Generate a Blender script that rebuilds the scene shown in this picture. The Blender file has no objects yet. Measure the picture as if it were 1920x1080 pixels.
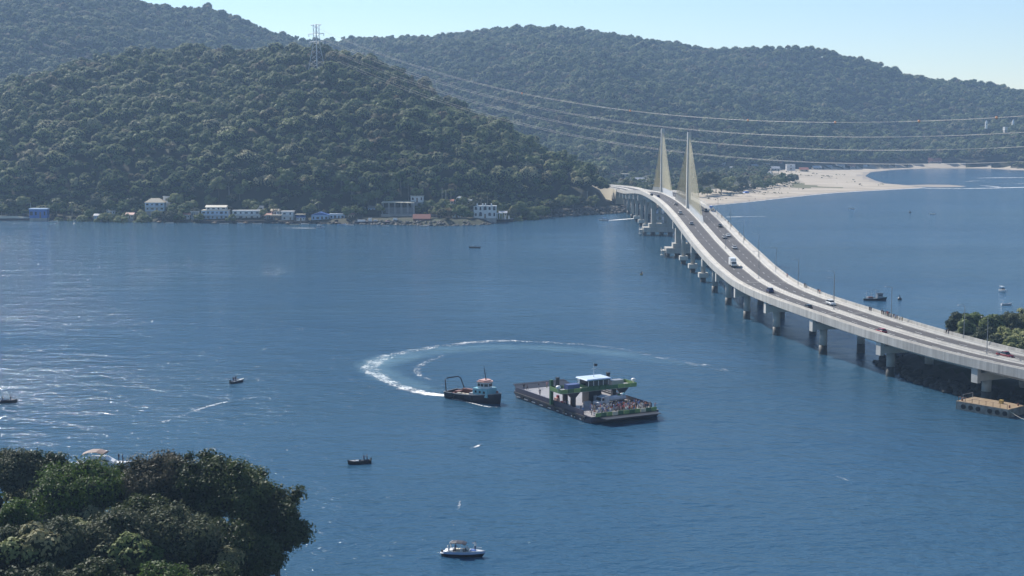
import bpy, math, random
import numpy as np
from mathutils import Vector, Matrix
R = math.radians
random.seed(7); RNG = np.random.default_rng(11)
scene = bpy.context.scene
COL = scene.collection

# ------------------------------------------------------------------ camera, sky, sun, exposure
F_PX, HORIZON, CAM_H = 2700.0, 222.0, 74.0          # focal length in px of the 1920 frame, horizon row, eye height in m
PITCH = math.atan((540 - HORIZON) / F_PX)
cam_d = bpy.data.cameras.new('camera'); cam = bpy.data.objects.new('camera', cam_d); COL.objects.link(cam)
cam.location = (0, 0, CAM_H); cam.rotation_euler = (R(90) - PITCH, 0, 0)
cam_d.sensor_width = 36; cam_d.lens = 36 * F_PX / 1920; cam_d.clip_start = 1; cam_d.clip_end = 30000
scene.camera = cam
SUN_AZ, SUN_EL = R(-38), R(41)                       # measured from +Y, clockwise
world = bpy.data.worlds.new('World'); scene.world = world; world.use_nodes = True
wn = world.node_tree.nodes; wl = world.node_tree.links
bg = wn['Background']; sky = wn.new('ShaderNodeTexSky'); sky.sky_type = 'NISHITA'; sky.sun_disc = False
sky.sun_elevation = SUN_EL; sky.sun_rotation = SUN_AZ % (2 * math.pi)
sky.air_density = 1.0; sky.dust_density = 0.0; sky.ozone_density = 4.2
wl.new(sky.outputs[0], bg.inputs[0]); bg.inputs[1].default_value = 0.09
sd_ = bpy.data.lights.new('sun', 'SUN'); sun = bpy.data.objects.new('sun', sd_); COL.objects.link(sun)
sd_.energy = 5.0; sd_.angle = R(0.53); sd_.color = (1.0, 0.95, 0.88)
sun_dir = Vector((math.sin(SUN_AZ) * math.cos(SUN_EL), math.cos(SUN_AZ) * math.cos(SUN_EL), math.sin(SUN_EL)))
sun.rotation_euler = sun_dir.to_track_quat('Z', 'Y').to_euler(); sun.location = (0, 0, 400)
scene.view_settings.view_transform = 'Standard'; scene.view_settings.look = 'None'
scene.view_settings.exposure = 0.6; scene.view_settings.gamma = 1.0
scene.render.engine = 'CYCLES'
cy = scene.cycles
cy.max_bounces = 5; cy.diffuse_bounces = 2; cy.glossy_bounces = 2; cy.transparent_max_bounces = 8
cy.transmission_bounces = 2; cy.volume_bounces = 0; cy.use_denoising = True
cy.sample_clamp_direct = 0; cy.sample_clamp_indirect = 4; cy.caustics_reflective = False; cy.caustics_refractive = False

# ------------------------------------------------------------------ helpers
CP, SP = math.cos(PITCH), math.sin(PITCH)
def ray(px, py):
    a = (px - 960) / F_PX; b = -(py - 540) / F_PX
    return Vector((a, CP + b * SP, -SP + b * CP))
def gp(px, py, z=0.0):
    """point at height z seen at (px, py) of the 1920x1080 frame"""
    d = ray(px, py); t = (z - CAM_H) / d.z
    return Vector((d.x * t, d.y * t, z))
def at(px, py, Y):
    d = ray(px, py); t = Y / d.y
    return Vector((d.x * t, Y, CAM_H + d.z * t))
def proj(x, y, z):
    z = z - CAM_H; d = y * CP - z * SP; u = y * SP + z * CP
    return 960 + F_PX * x / d, 540 - F_PX * u / d

def tag(o, label=None, cat=None, group=None, kind=None):
    if label: o['label'] = label
    if cat: o['category'] = cat
    if group: o['group'] = group
    if kind: o['kind'] = kind
    return o
def empty(name, loc=(0, 0, 0), rz=0.0, label=None, cat=None, group=None, scale=1.0):
    o = bpy.data.objects.new(name, None); COL.objects.link(o); o.empty_display_size = 0.5
    o.location = loc; o.rotation_euler = (0, 0, rz); o.scale = (scale,) * 3
    return tag(o, label, cat, group)
def link(name, me, parent=None, loc=None, rz=0.0):
    o = bpy.data.objects.new(name, me); COL.objects.link(o); o.parent = parent
    if loc is not None: o.location = loc
    if rz: o.rotation_euler = (0, 0, rz)
    return o
def copy_tree(o, parent=None):
    c = o.copy(); COL.objects.link(c); c.parent = parent
    for ch in list(o.children): copy_tree(ch, c)
    return c

class MB:
    """collects shapes into one mesh"""
    def __init__(s): s.v = []; s.f = []; s.m = []; s.cur = 0
    def mat(s, i): s.cur = i; return s
    def add(s, vs, fs):
        b = len(s.v); s.v += [tuple(v) for v in vs]
        for f in fs: s.f.append([b + i for i in f]); s.m.append(s.cur)
        return s
    def box(s, c, d, rz=0.0, top=(1, 1), ry=0.0):
        x, y, z = d[0] / 2, d[1] / 2, d[2] / 2; vs = []
        for sz, (tx, ty) in ((-1, (1, 1)), (1, top)):
            for sx, sy in ((-1, -1), (1, -1), (1, 1), (-1, 1)): vs.append(Vector((sx * x * tx, sy * y * ty, sz * z)))
        M = Matrix.Rotation(rz, 4, 'Z') @ Matrix.Rotation(ry, 4, 'Y')
        vs = [M @ v + Vector(c) for v in vs]
        return s.add(vs, [(3, 2, 1, 0), (4, 5, 6, 7), (0, 1, 5, 4), (1, 2, 6, 5), (2, 3, 7, 6), (3, 0, 4, 7)])
    def prism(s, poly, z0, z1, top=1.0):
        n = len(poly); cx = sum(p[0] for p in poly) / n; cy_ = sum(p[1] for p in poly) / n
        vs = [(p[0], p[1], z0) for p in poly] + [(cx + (p[0] - cx) * top, cy_ + (p[1] - cy_) * top, z1) for p in poly]
        return s.add(vs, [list(range(n))[::-1], list(range(n, 2 * n))] + [(i, (i + 1) % n, n + (i + 1) % n, n + i) for i in range(n)])
    def extrude_y(s, poly, y0, y1):
        """poly of (x, z) pushed along y"""
        n = len(poly); vs = [(p[0], y0, p[1]) for p in poly] + [(p[0], y1, p[1]) for p in poly]
        return s.add(vs, [list(range(n)), list(range(n, 2 * n))[::-1]] + [(i, n + i, n + (i + 1) % n, (i + 1) % n) for i in range(n)])
    def cyl(s, c, r, h, n=10, r2=None, axis='z'):
        r2 = r if r2 is None else r2; vs = []
        for k, rr in ((0, r), (1, r2)):
            for i in range(n):
                a = 2 * math.pi * i / n; p = (rr * math.cos(a), rr * math.sin(a), k * h)
                if axis == 'x': p = (p[2], p[0], p[1])
                if axis == 'y': p = (p[1], p[2], p[0])
                vs.append((c[0] + p[0], c[1] + p[1], c[2] + p[2]))
        return s.add(vs, [list(range(n))[::-1], list(range(n, 2 * n))] + [(i, (i + 1) % n, n + (i + 1) % n, n + i) for i in range(n)])
    def tube(s, pts, r, n=6):
        pts = [Vector(p) for p in pts]; m = len(pts); rs = r if isinstance(r, (list, tuple)) else [r] * m; vs = []
        for i, p in enumerate(pts):
            t = (pts[min(i + 1, m - 1)] - pts[max(i - 1, 0)]).normalized()
            a = t.cross(Vector((0, 0, 1)) if abs(t.z) < .95 else Vector((1, 0, 0))).normalized(); b = t.cross(a)
            for k in range(n):
                an = 2 * math.pi * k / n; vs.append(p + (a * math.cos(an) + b * math.sin(an)) * rs[i])
        fs = [(i * n + k, i * n + (k + 1) % n, (i + 1) * n + (k + 1) % n, (i + 1) * n + k) for i in range(m - 1) for k in range(n)]
        return s.add(vs, fs + [list(range(n))[::-1], list(range((m - 1) * n, m * n))])
    def dome(s, c, r, rz=1.0, n=12, rings=5, full=False):
        vs = []; lo = -math.pi / 2 if full else 0
        for j in range(rings):
            a = lo + (math.pi / 2 - lo) * j / rings
            if full and j == 0: a = lo + .12
            for i in range(n):
                b = 2 * math.pi * i / n; vs.append((c[0] + r * math.cos(a) * math.cos(b), c[1] + r * math.cos(a) * math.sin(b), c[2] + r * rz * math.sin(a)))
        vs.append((c[0], c[1], c[2] + r * rz)); t = len(vs) - 1
        fs = [(j * n + i, j * n + (i + 1) % n, (j + 1) * n + (i + 1) % n, (j + 1) * n + i) for j in range(rings - 1) for i in range(n)]
        fs += [((rings - 1) * n + i, (rings - 1) * n + (i + 1) % n, t) for i in range(n)] + [list(range(n))[::-1]]
        return s.add(vs, fs)
    def loft(s, secs, cap=True, close=True):
        n = len(secs[0]); vs = [p for q in secs for p in q]; rg = range(n if close else n - 1)
        fs = [(j * n + i, j * n + (i + 1) % n, (j + 1) * n + (i + 1) % n, (j + 1) * n + i) for j in range(len(secs) - 1) for i in rg]
        if cap: fs += [list(range(n))[::-1], list(range((len(secs) - 1) * n, len(secs) * n))]
        return s.add(vs, fs)
    def mesh(s, name, mats, smooth=False):
        me = bpy.data.meshes.new(name); me.from_pydata(s.v, [], s.f)
        for m in (mats if isinstance(mats, (list, tuple)) else [mats]): me.materials.append(m)
        me.polygons.foreach_set('material_index', s.m)
        if smooth: me.polygons.foreach_set('use_smooth', [True] * len(s.f))
        me.update(); return me
    def build(s, name, mats, parent=None, smooth=False, loc=None, rz=0.0):
        return link(name, s.mesh(name, mats, smooth), parent, loc, rz)

def fast_mesh(name, V, Q, mats, mi=None, smooth=False):
    """numpy verts (n,3) and quads (m,4)"""
    me = bpy.data.meshes.new(name); V = np.ascontiguousarray(V, np.float32); Q = np.ascontiguousarray(Q, np.int32); k = Q.shape[1]
    me.vertices.add(len(V)); me.vertices.foreach_set('co', V.ravel())
    me.loops.add(Q.size); me.loops.foreach_set('vertex_index', Q.ravel())
    me.polygons.add(len(Q)); me.polygons.foreach_set('loop_start', np.arange(0, Q.size, k, dtype=np.int32))
    for m in (mats if isinstance(mats, (list, tuple)) else [mats]): me.materials.append(m)
    if mi is not None: me.polygons.foreach_set('material_index', np.ascontiguousarray(mi, np.int32))
    if smooth: me.polygons.foreach_set('use_smooth', np.ones(len(Q), bool))
    me.update(calc_edges=True); me.validate(); return me

# ------------------------------------------------------------------ materials
def nodes(name):
    m = bpy.data.materials.new(name); m.use_nodes = True; nt = m.node_tree
    return m, nt, nt.nodes['Principled BSDF'], nt.nodes['Material Output']
def mixc(nt, fac, a, b):
    n = nt.nodes.new('ShaderNodeMix'); n.data_type = 'RGBA'
    for i, x in ((6, a), (7, b)):
        if hasattr(x, 'is_output'): nt.links.new(x, n.inputs[i])
        else: n.inputs[i].default_value = (*x, 1)
    if hasattr(fac, 'is_output'): nt.links.new(fac, n.inputs[0])
    else: n.inputs[0].default_value = fac
    return n.outputs[2]
def noise(nt, scale, detail=4, rough=.6, vec=None, stretch=None):
    t = nt.nodes.new('ShaderNodeTexNoise'); t.inputs['Scale'].default_value = scale; t.inputs['Detail'].default_value = detail; t.inputs['Roughness'].default_value = rough
    if vec is None:
        g = nt.nodes.new('ShaderNodeNewGeometry'); vec = g.outputs['Position']
    if stretch:
        mp = nt.nodes.new('ShaderNodeMapping'); mp.inputs['Scale'].default_value = stretch
        if len(stretch) == 4: pass
        nt.links.new(vec, mp.inputs[0]); vec = mp.outputs[0]
    nt.links.new(vec, t.inputs['Vector']); return t.outputs['Fac']
def ramp(nt, fac, a, b, c0=(0, 0, 0), c1=(1, 1, 1)):
    r = nt.nodes.new('ShaderNodeMapRange'); r.inputs[1].default_value = a; r.inputs[2].default_value = b
    nt.links.new(fac, r.inputs[0]); return r.outputs[0]
def math_(nt, op, a, b=None):
    n = nt.nodes.new('ShaderNodeMath'); n.operation = op
    for i, x in ((0, a), (1, b)):
        if x is None: continue
        if hasattr(x, 'is_output'): nt.links.new(x, n.inputs[i])
        else: n.inputs[i].default_value = x
    return n.outputs[0]
def surf(name, c1, c2=None, scale=1.0, rough=.7, bump=0.0, metal=0.0, stretch=None, spec=.4, obj=False, lo=.35, hi=.7):
    m, nt, p, out = nodes(name); c2 = c2 or tuple(x * .75 for x in c1); vec = None
    if obj: vec = nt.nodes.new('ShaderNodeTexCoord').outputs['Object']
    n = noise(nt, scale, 5, .62, vec, stretch)
    nt.links.new(mixc(nt, ramp(nt, n, lo, hi), c1, c2), p.inputs['Base Color'])
    p.inputs['Roughness'].default_value = rough; p.inputs['Metallic'].default_value = metal; p.inputs['Specular IOR Level'].default_value = spec
    if bump:
        b = nt.nodes.new('ShaderNodeBump'); b.inputs['Strength'].default_value = bump; b.inputs['Distance'].default_value = .05
        nt.links.new(noise(nt, scale * 4, 4, .6, vec), b.inputs['Height']); nt.links.new(b.outputs[0], p.inputs['Normal'])
    return m
def leafmat(name, a, b, c, trans=.22, rough=.5, nscale=.35, d=None):
    m, nt, p, out = nodes(name)
    oi = nt.nodes.new('ShaderNodeObjectInfo')
    cr = nt.nodes.new('ShaderNodeValToRGB'); e = cr.color_ramp.elements
    e[0].position = 0; e[0].color = (*a, 1); e[1].position = .72; e[1].color = (*b, 1)
    x = e.new(.45); x.color = (*(.5 * (i + j) for i, j in zip(a, b)), 1)
    x = e.new(.9); x.color = (*(d or tuple(1.25 * i for i in b)), 1)
    if d: x = e.new(.975); x.color = (.17, .125, .06, 1)
    nt.links.new(oi.outputs['Random'], cr.inputs[0])
    n = noise(nt, nscale, 2, .5)
    col = mixc(nt, math_(nt, 'MULTIPLY', ramp(nt, n, .45, .7), .6), cr.outputs[0], c)
    nt.links.new(col, p.inputs['Base Color']); p.inputs['Roughness'].default_value = rough + .12; p.inputs['Specular IOR Level'].default_value = .14
    tr = nt.nodes.new('ShaderNodeBsdfTranslucent'); nt.links.new(col, tr.inputs[0])
    mx = nt.nodes.new('ShaderNodeMixShader'); mx.inputs[0].default_value = trans
    nt.links.new(p.outputs[0], mx.inputs[1]); nt.links.new(tr.outputs[0], mx.inputs[2]); nt.links.new(mx.outputs[0], out.inputs[0])
    return m

M = {}
M['concrete'] = surf('concrete', (.44, .425, .39), (.29, .28, .26), .35, .8, .2, stretch=(1, 1, .25))
M['concrete_new'] = surf('concrete_new', (.54, .52, .475), (.40, .385, .355), .22, .8, .15)
M['fascia'] = surf('fascia', (.46, .445, .41), (.27, .26, .24), .9, .8, .15, stretch=(1, 1, .05))
M['concrete_wet'] = surf('concrete_wet', (.035, .036, .032), (.07, .068, .06), .8, .55, .2)
M['asphalt'] = surf('asphalt', (.085, .08, .08), (.06, .057, .057), .25, .85, .1)
M['paint_white'] = surf('paint_white', (.78, .78, .76), (.62, .62, .60), 2, .6)
M['stay_yellow'] = surf('stay_yellow', (.62, .54, .34), (.55, .46, .27), .5, .45)
M['stay_white'] = surf('stay_white', (.75, .74, .70), (.65, .64, .6), .5, .5)
M['steel_grey'] = surf('steel_grey', (.30, .31, .32), (.22, .23, .24), 1.5, .5, metal=.5)
M['galv'] = surf('galvanised', (.55, .57, .58), (.45, .46, .47), .8, .5, metal=.3)
M['cable'] = surf('aluminium_cable', (.50, .48, .44), (.42, .38, .33), .02, .5, metal=.2)
M['orange'] = surf('marker_orange', (.75, .25, .06), (.65, .2, .05), 1, .5)
M['sand'] = surf('sand', (.43, .37, .29), (.28, .235, .175), .05, .95, .2, stretch=(.3, 1, 1), lo=.42, hi=.66)
M['wet_sand'] = surf('wet_sand', (.32, .27, .21), (.26, .22, .17), .03, .6, .1, stretch=(.4, 1, 1))
M['soil'] = surf('forest_floor', (.025, .035, .014), (.045, .04, .022), .05, .95, .4)
M['grass'] = surf('scrub_grass', (.10, .11, .045), (.17, .14, .08), .06, .95, .4)
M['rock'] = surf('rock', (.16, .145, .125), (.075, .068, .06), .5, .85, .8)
M['rock_dark'] = surf('rock_dark', (.05, .046, .04), (.028, .026, .023), .5, .8, .8)  # dark copy of rock; under the bridge it holds the deck's shadow
M['bark'] = surf('bark', (.13, .11, .09), (.07, .06, .05), 2, .9, .5, stretch=(1, 1, .2))
M['bark_pale'] = surf('bark_pale', (.30, .27, .23), (.18, .16, .13), 2, .9, .4, stretch=(1, 1, .2))
M['leaf_forest'] = leafmat('leaf_forest', (.060, .100, .022), (.215, .250, .085), (.075, .108, .028), .2, .5, .03, (.33, .31, .17))
M['leaf_fore'] = leafmat('leaf_fore', (.026, .046, .012), (.048, .066, .019), (.062, .072, .028), .25, .42, .25)
M['leaf_bright'] = leafmat('leaf_bright', (.065, .115, .016), (.08, .13, .02), (.03, .055, .012), .3, .42, .25)
M['leaf_grey'] = leafmat('leaf_grey', (.046, .062, .028), (.074, .085, .042), (.034, .048, .020), .2, .5, .25)
M['leaf_brown'] = leafmat('leaf_brown', (.085, .078, .048), (.07, .066, .036), (.04, .046, .022), .2, .5, .3)
M['leaf_shore'] = leafmat('leaf_shore', (.12, .165, .05), (.25, .26, .11), (.08, .11, .036), .2, .5, .15)
M['forest_core'] = surf('forest_core', (.012, .020, .008), (.02, .03, .012), .5, .95, spec=.1)  # near-black crown cores: shade between the leaves put into colour
M['leaf_core_shade'] = surf('leaf_core_shade', (.012, .018, .007), (.02, .028, .01), .5, .95, spec=.1)  # inner crown shade of the single trees, painted as a dark core
M['palm_leaf'] = leafmat('palm_leaf', (.07, .10, .03), (.11, .13, .05), (.06, .08, .03), .25, .4, .4)
M['glass'] = surf('dark_glass', (.015, .02, .025), (.03, .035, .04), 1, .08, spec=.6)
M['dark_pane'] = surf('window_dark', (.03, .035, .05), (.05, .055, .07), 1, .2)  # dark bluish tint of the window panes
M['tyre'] = surf('tyre', (.015, .015, .015), (.025, .025, .025), 3, .8)
M['skin'] = surf('skin', (.38, .22, .15), (.30, .17, .11), 3, .6, obj=True)
M['hair'] = surf('hair', (.02, .015, .012), (.03, .02, .015), 5, .6, obj=True)
def paint(name, c, rough=.35, c2=None):
    if name not in M: M[name] = surf(name, c, c2 or tuple(x * .8 for x in c), 1.2, rough, spec=.5, obj=True)
    return M[name]
for n_, c_ in dict(white=(.74, .74, .73), cream=(.62, .56, .43), blue=(.08, .18, .48), sky_blue=(.38, .52, .70), pale_blue=(.52, .62, .74), navy=(.010, .011, .022), teal=(.22, .46, .52),
                   pink=(.62, .36, .30), rust=(.20, .075, .045), green=(.03, .11, .045), lime=(.17, .28, .09), dark=(.022, .022, .028), black=(.01, .01, .012), grey=(.26, .27, .29), mid_grey=(.38, .38, .38),
                   silver=(.5, .5, .51), red=(.32, .025, .03), dark_red=(.20, .02, .025), deckgrey=(.33, .31, .30), purple_dark=(.035, .028, .055), tile=(.36, .14, .09), tan=(.52, .42, .28), fibre=(.34, .33, .31),
                   timber=(.22, .15, .09), pontoon=(.34, .25, .155), box_grey=(.40, .43, .48), bimini=(.045, .036, .036), hull_blue=(.32, .42, .62), ochre=(.55, .38, .12)).items():
    paint(n_, c_, .45 if n_ not in ('white', 'red', 'silver', 'black') else .3)

# ------------------------------------------------------------------ water
WAVE = (1.5, .95, .60, .22)
def water_material():
    m, nt, p, out = nodes('bay_water')
    g = nt.nodes.new('ShaderNodeNewGeometry').outputs['Position']
    def n(scale, rot, sx, sy, det=3, rough=.55):
        mp = nt.nodes.new('ShaderNodeMapping'); mp.inputs['Rotation'].default_value = (0, 0, R(rot)); mp.inputs['Scale'].default_value = (sx, sy, 1)
        nt.links.new(g, mp.inputs[0]); return noise(nt, scale, det, rough, mp.outputs[0])
    big = n(.05, -12, .5, 1.0, 2); mid = n(.16, 9, .6, 1.0, 2); chop = n(.42, -7, .7, 1.0, 2); small = n(1.6, 4, .9, 1.0, 3, .6)
    slick = ramp(nt, n(.006, 4, .35, 1.6, 3, .55), .36, .62)
    h = math_(nt, 'ADD', math_(nt, 'ADD', math_(nt, 'MULTIPLY', big, WAVE[0]), math_(nt, 'MULTIPLY', mid, WAVE[1])), math_(nt, 'ADD', math_(nt, 'MULTIPLY', chop, WAVE[2]), math_(nt, 'MULTIPLY', small, WAVE[3])))
    h = math_(nt, 'MULTIPLY', h, math_(nt, 'ADD', math_(nt, 'MULTIPLY', slick, .35), .75))
    b = nt.nodes.new('ShaderNodeBump'); b.inputs['Distance'].default_value = 1.0; b.inputs['Strength'].default_value = 1.0
    if 'Filter Width' in b.inputs: b.inputs['Filter Width'].default_value = .02
    nt.links.new(h, b.inputs['Height'])
    nt.links.new(b.outputs[0], p.inputs['Normal'])
    silt = ramp(nt, n(.003, 20, .6, 1.2, 4, .6), .4, .65)
    nt.links.new(mixc(nt, silt, (.022, .074, .134), (.030, .082, .128)), p.inputs['Base Color'])
    p.inputs['Roughness'].default_value = .12; p.inputs['IOR'].default_value = 1.333; p.inputs['Specular IOR Level'].default_value = .5
    return m
M['water'] = water_material()
w = MB(); w.add([(-5200, -900, 0), (5200, -900, 0), (5200, 9000, 0), (-5200, 9000, 0)], [(0, 1, 2, 3)])
tag(w.build('water', M['water']), 'blue rippled water of the bay with sun glints', 'water', kind='structure')

# ------------------------------------------------------------------ land beyond the water
def vnoise(x, y, seed, cell):
    g = np.random.default_rng(seed).random((64, 64)); x = np.asarray(x) / cell; y = np.asarray(y) / cell
    xi = np.floor(x).astype(int); yi = np.floor(y).astype(int); fx = x - xi; fy = y - yi; fx = fx * fx * (3 - 2 * fx); fy = fy * fy * (3 - 2 * fy)
    G = lambda a, b: g[a % 64, b % 64]
    return (G(xi, yi) * (1 - fx) + G(xi + 1, yi) * fx) * (1 - fy) + (G(xi, yi + 1) * (1 - fx) + G(xi + 1, yi + 1) * fx) * fy - .5
SHORE_PX = [(-900, 415), (-300, 415), (0, 413), (130, 413), (380, 418), (560, 419), (700, 421), (760, 422), (830, 424), (915, 421), (930, 414), (965, 411), (1030, 406), (1100, 403), (1160, 400),
            (1195, 396), (1225, 391), (1300, 388), (1325, 386), (1410, 378), (1480, 370), (1560, 362), (1640, 357), (1735, 352), (1700, 347), (1660, 344), (1640, 338), (1622, 330), (1632, 323), (1680, 318),
            (1750, 315.5), (1850, 316), (1900, 319), (1960, 320), (2200, 322), (2900, 330)]
SHORE = [tuple(gp(a, b)[:2]) for a, b in SHORE_PX]
SHORE_POLY = np.array(SHORE + [(3500, 5200), (-3500, 5200)])
def shore_dist(x, y):
    """signed distance to the waterline, positive on land"""
    P = np.stack([x, y], -1).reshape(-1, 2); best = np.full(len(P), 1e9); ins = np.zeros(len(P), bool); n = len(SHORE_POLY)
    for i in range(n):
        a = SHORE_POLY[i]; b = SHORE_POLY[(i + 1) % n]; ab = b - a
        if i < len(SHORE) - 1:
            t = np.clip(((P - a) @ ab) / (ab @ ab), 0, 1); best = np.minimum(best, np.hypot(*(a + t[:, None] * ab - P).T))
        c = (a[1] > P[:, 1]) != (b[1] > P[:, 1])
        with np.errstate(divide='ignore', invalid='ignore'):
            xx = (b[0] - a[0]) * (P[:, 1] - a[1]) / (b[1] - a[1]) + a[0]
        ins ^= c & (P[:, 0] < xx)
    return np.where(ins, best, -best).reshape(np.shape(x))
I = np.interp
def ridge(px, D, tree=9):  # height of a ridge seen at row px when it stands D metres away
    return CAM_H + (HORIZON - np.asarray(px)) / F_PX * D - tree
NU = [-900, -300, 0, 60, 150, 230, 300, 400, 500, 600, 680, 750, 820, 900, 960, 1020, 1080, 1120, 1150, 1200]
NY = [235, 200, 168, 152, 127, 108, 99, 94, 97, 107, 117, 142, 182, 227, 252, 287, 312, 337, 372, 400]
def height(x, y):
    x = np.asarray(x, float); y = np.asarray(y, float)
    u = 960 + F_PX * x / y; sd = shore_dist(x, y)
    Ds = I(u, [-900, 0, 700, 925, 1030, 1120, 1200], [1040, 1042, 1012, 1025, 1090, 1112, 1150])
    Dr = I(u, [-900, 0, 600, 900, 1120, 1200], [1480, 1450, 1400, 1285, 1180, 1180])
    Zr = np.maximum(ridge(I(u, NU, NY), Dr), 3)
    gul = vnoise(x + y * .2, y * .25, 3, 85) * 40 + vnoise(x, y, 4, 40) * 9
    t = np.clip((y - Ds - 34) / np.maximum(Dr - Ds - 34, 20), 0, 1)
    front = 4 + (Zr - 4) * (t ** .58) + gul * np.clip(t * 4, 0, 1) * np.clip((1 - t) * 4, 0, 1) * np.clip(Zr / 60, 0, 1)
    back = 8 + (Zr - 8) * np.exp(-((y - Dr) / 150) ** 2)
    near = np.where(y < Dr, front, back)
    near = np.where(u > 1135, np.minimum(near, 4), near)
    # farther range
    FU = [-900, -300, 0, 100, 220, 330, 400, 450, 520, 560, 600, 640, 700, 760, 840, 900, 960, 1000, 1050, 1120, 1200, 1250, 1300, 1340, 1400, 1480, 1540, 1600, 1650, 1700, 1750, 1800, 1850, 1920, 2100, 2500]
    FY = [-20, -60, -55, -30, 2, 18, 20, 38, 66, 76, 82, 80, 77, 75, 72, 64, 57, 54, 57, 64, 77, 84, 93, 97, 95, 94, 100, 113, 127, 146, 154, 155, 164, 174, 195, 225]
    Df = I(u, [-900, 200, 520, 700, 1920, 2500], [2250, 2250, 2450, 2700, 2700, 2700]); Zf = ridge(I(u, FU, FY), Df, 10)
    D0 = I(u, [-900, 500, 900, 1150, 1300, 1560, 1700, 1850, 2000, 2500], [1560, 1600, 1700, 1760, 1880, 2050, 2180, 2170, 2120, 2100])
    t2 = np.clip((y - D0) / (Df - D0), 0, 1)
    g2 = vnoise(x + .3 * y, y * .3, 8, 190) * 80 + vnoise(x, y, 9, 80) * 20
    far = 4 + (Zf - 4) * t2 ** 1.05 + g2 * np.clip(t2 * 3, 0, 1) * np.clip((1 - t2) * 3, 0, 1)
    far = np.where(y > Df, Zf * np.exp(-((y - Df) / 500) ** 2), far)
    spur = 56 * np.exp(-((u - 1960) / 130) ** 2 - ((y - 2290) / 105) ** 2)   # low green spur with the chapel
    z = np.maximum(np.maximum(near, far), spur + 2)
    beach = (x > 108) & (y > 1150)
    prof = np.where(beach, np.clip(sd * .035, -3, 2.2) + np.clip((sd - 55) * .05, 0, 3) + np.clip((sd - 130) * .8, 0, 500) * (u > 1650) + np.clip(y - D0, 0, 1000), np.clip(sd * .45, -4, 3.5) + np.clip((sd - 22) * .8, 0, 500))
    return np.minimum(z, prof), sd, u
us = np.arange(-700, 2561, 12.0); ds = np.concatenate([np.arange(985, 1500, 9.0), np.arange(1500, 3250, 14.0)])
U, Dg = np.meshgrid(us, ds); X = (U - 960) / F_PX * Dg
Z, SDg, _ = height(X, Dg)
V = np.stack([X, Dg, Z], -1).reshape(-1, 3); nu = len(us); nd = len(ds)
ii, jj = np.meshgrid(np.arange(nd - 1), np.arange(nu - 1), indexing='ij')
Q = np.stack([ii * nu + jj, ii * nu + jj + 1, (ii + 1) * nu + jj + 1, (ii + 1) * nu + jj], -1).reshape(-1, 4)
cx = V[Q, 0].mean(1); cyy = V[Q, 1].mean(1); csd = SDg.ravel()[Q].mean(1); cu = 960 + F_PX * cx / cyy; cz = V[Q, 2].mean(1)
lim = I(cu, [1240, 1320, 1400, 1470, 1500, 1560, 1640, 1700, 1900, 2000], [60, 95, 122, 120, 145, 190, 150, 40, 30, 12])
sandy = (cx > 108) & (cyy > 1150) & (csd < lim + vnoise(cx, cyy, 21, 30) * 26) & (cu > 1230) & (cz < 4.5)
keep = csd > -40
scrub = (cu > 1480) & (cu < 1640) & (cyy < 1650) & (csd > 85 + vnoise(cx, cyy, 22, 38) * 110) & (csd < 120 + vnoise(cx, cyy, 23, 28) * 90) & sandy
def submesh(name, mask, mats, mi=None):
    q = Q[mask]; used, inv = np.unique(q, return_inverse=True)
    return link(name, fast_mesh(name, V[used], inv.reshape(-1, 4), mats, mi, True))
tag(submesh('hill_terrain', keep & ~sandy, M['soil']), 'forested hills and low shore beyond the bay', 'hills', kind='structure')
tag(submesh('beach', keep & sandy, [M['sand'], M['wet_sand'], M['grass']], np.where(scrub, 2, np.where(csd < 9, 1, 0))[keep & sandy]), 'pale sandy beach and sand spit beyond the bridge', 'beach', kind='structure')

# ------------------------------------------------------------------ trees
ICO = None
def ico():
    global ICO
    if ICO is None:
        t = (1 + 5 ** .5) / 2
        v = np.array([(-1, t, 0), (1, t, 0), (-1, -t, 0), (1, -t, 0), (0, -1, t), (0, 1, t), (0, -1, -t), (0, 1, -t), (t, 0, -1), (t, 0, 1), (-t, 0, -1), (-t, 0, 1)]); v /= np.linalg.norm(v[0])
        f = [(0, 11, 5), (0, 5, 1), (0, 1, 7), (0, 7, 10), (0, 10, 11), (1, 5, 9), (5, 11, 4), (11, 10, 2), (10, 7, 6), (7, 1, 8), (3, 9, 4), (3, 4, 2), (3, 2, 6), (3, 6, 8), (3, 8, 9), (4, 9, 5), (2, 4, 11), (6, 2, 10), (8, 6, 7), (9, 8, 1)]
        ICO = v, np.array([(a, b, c, c) for a, b, c in f])
    return ICO
def unit(v): return v / np.maximum(np.linalg.norm(v, axis=-1, keepdims=True), 1e-9)
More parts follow.
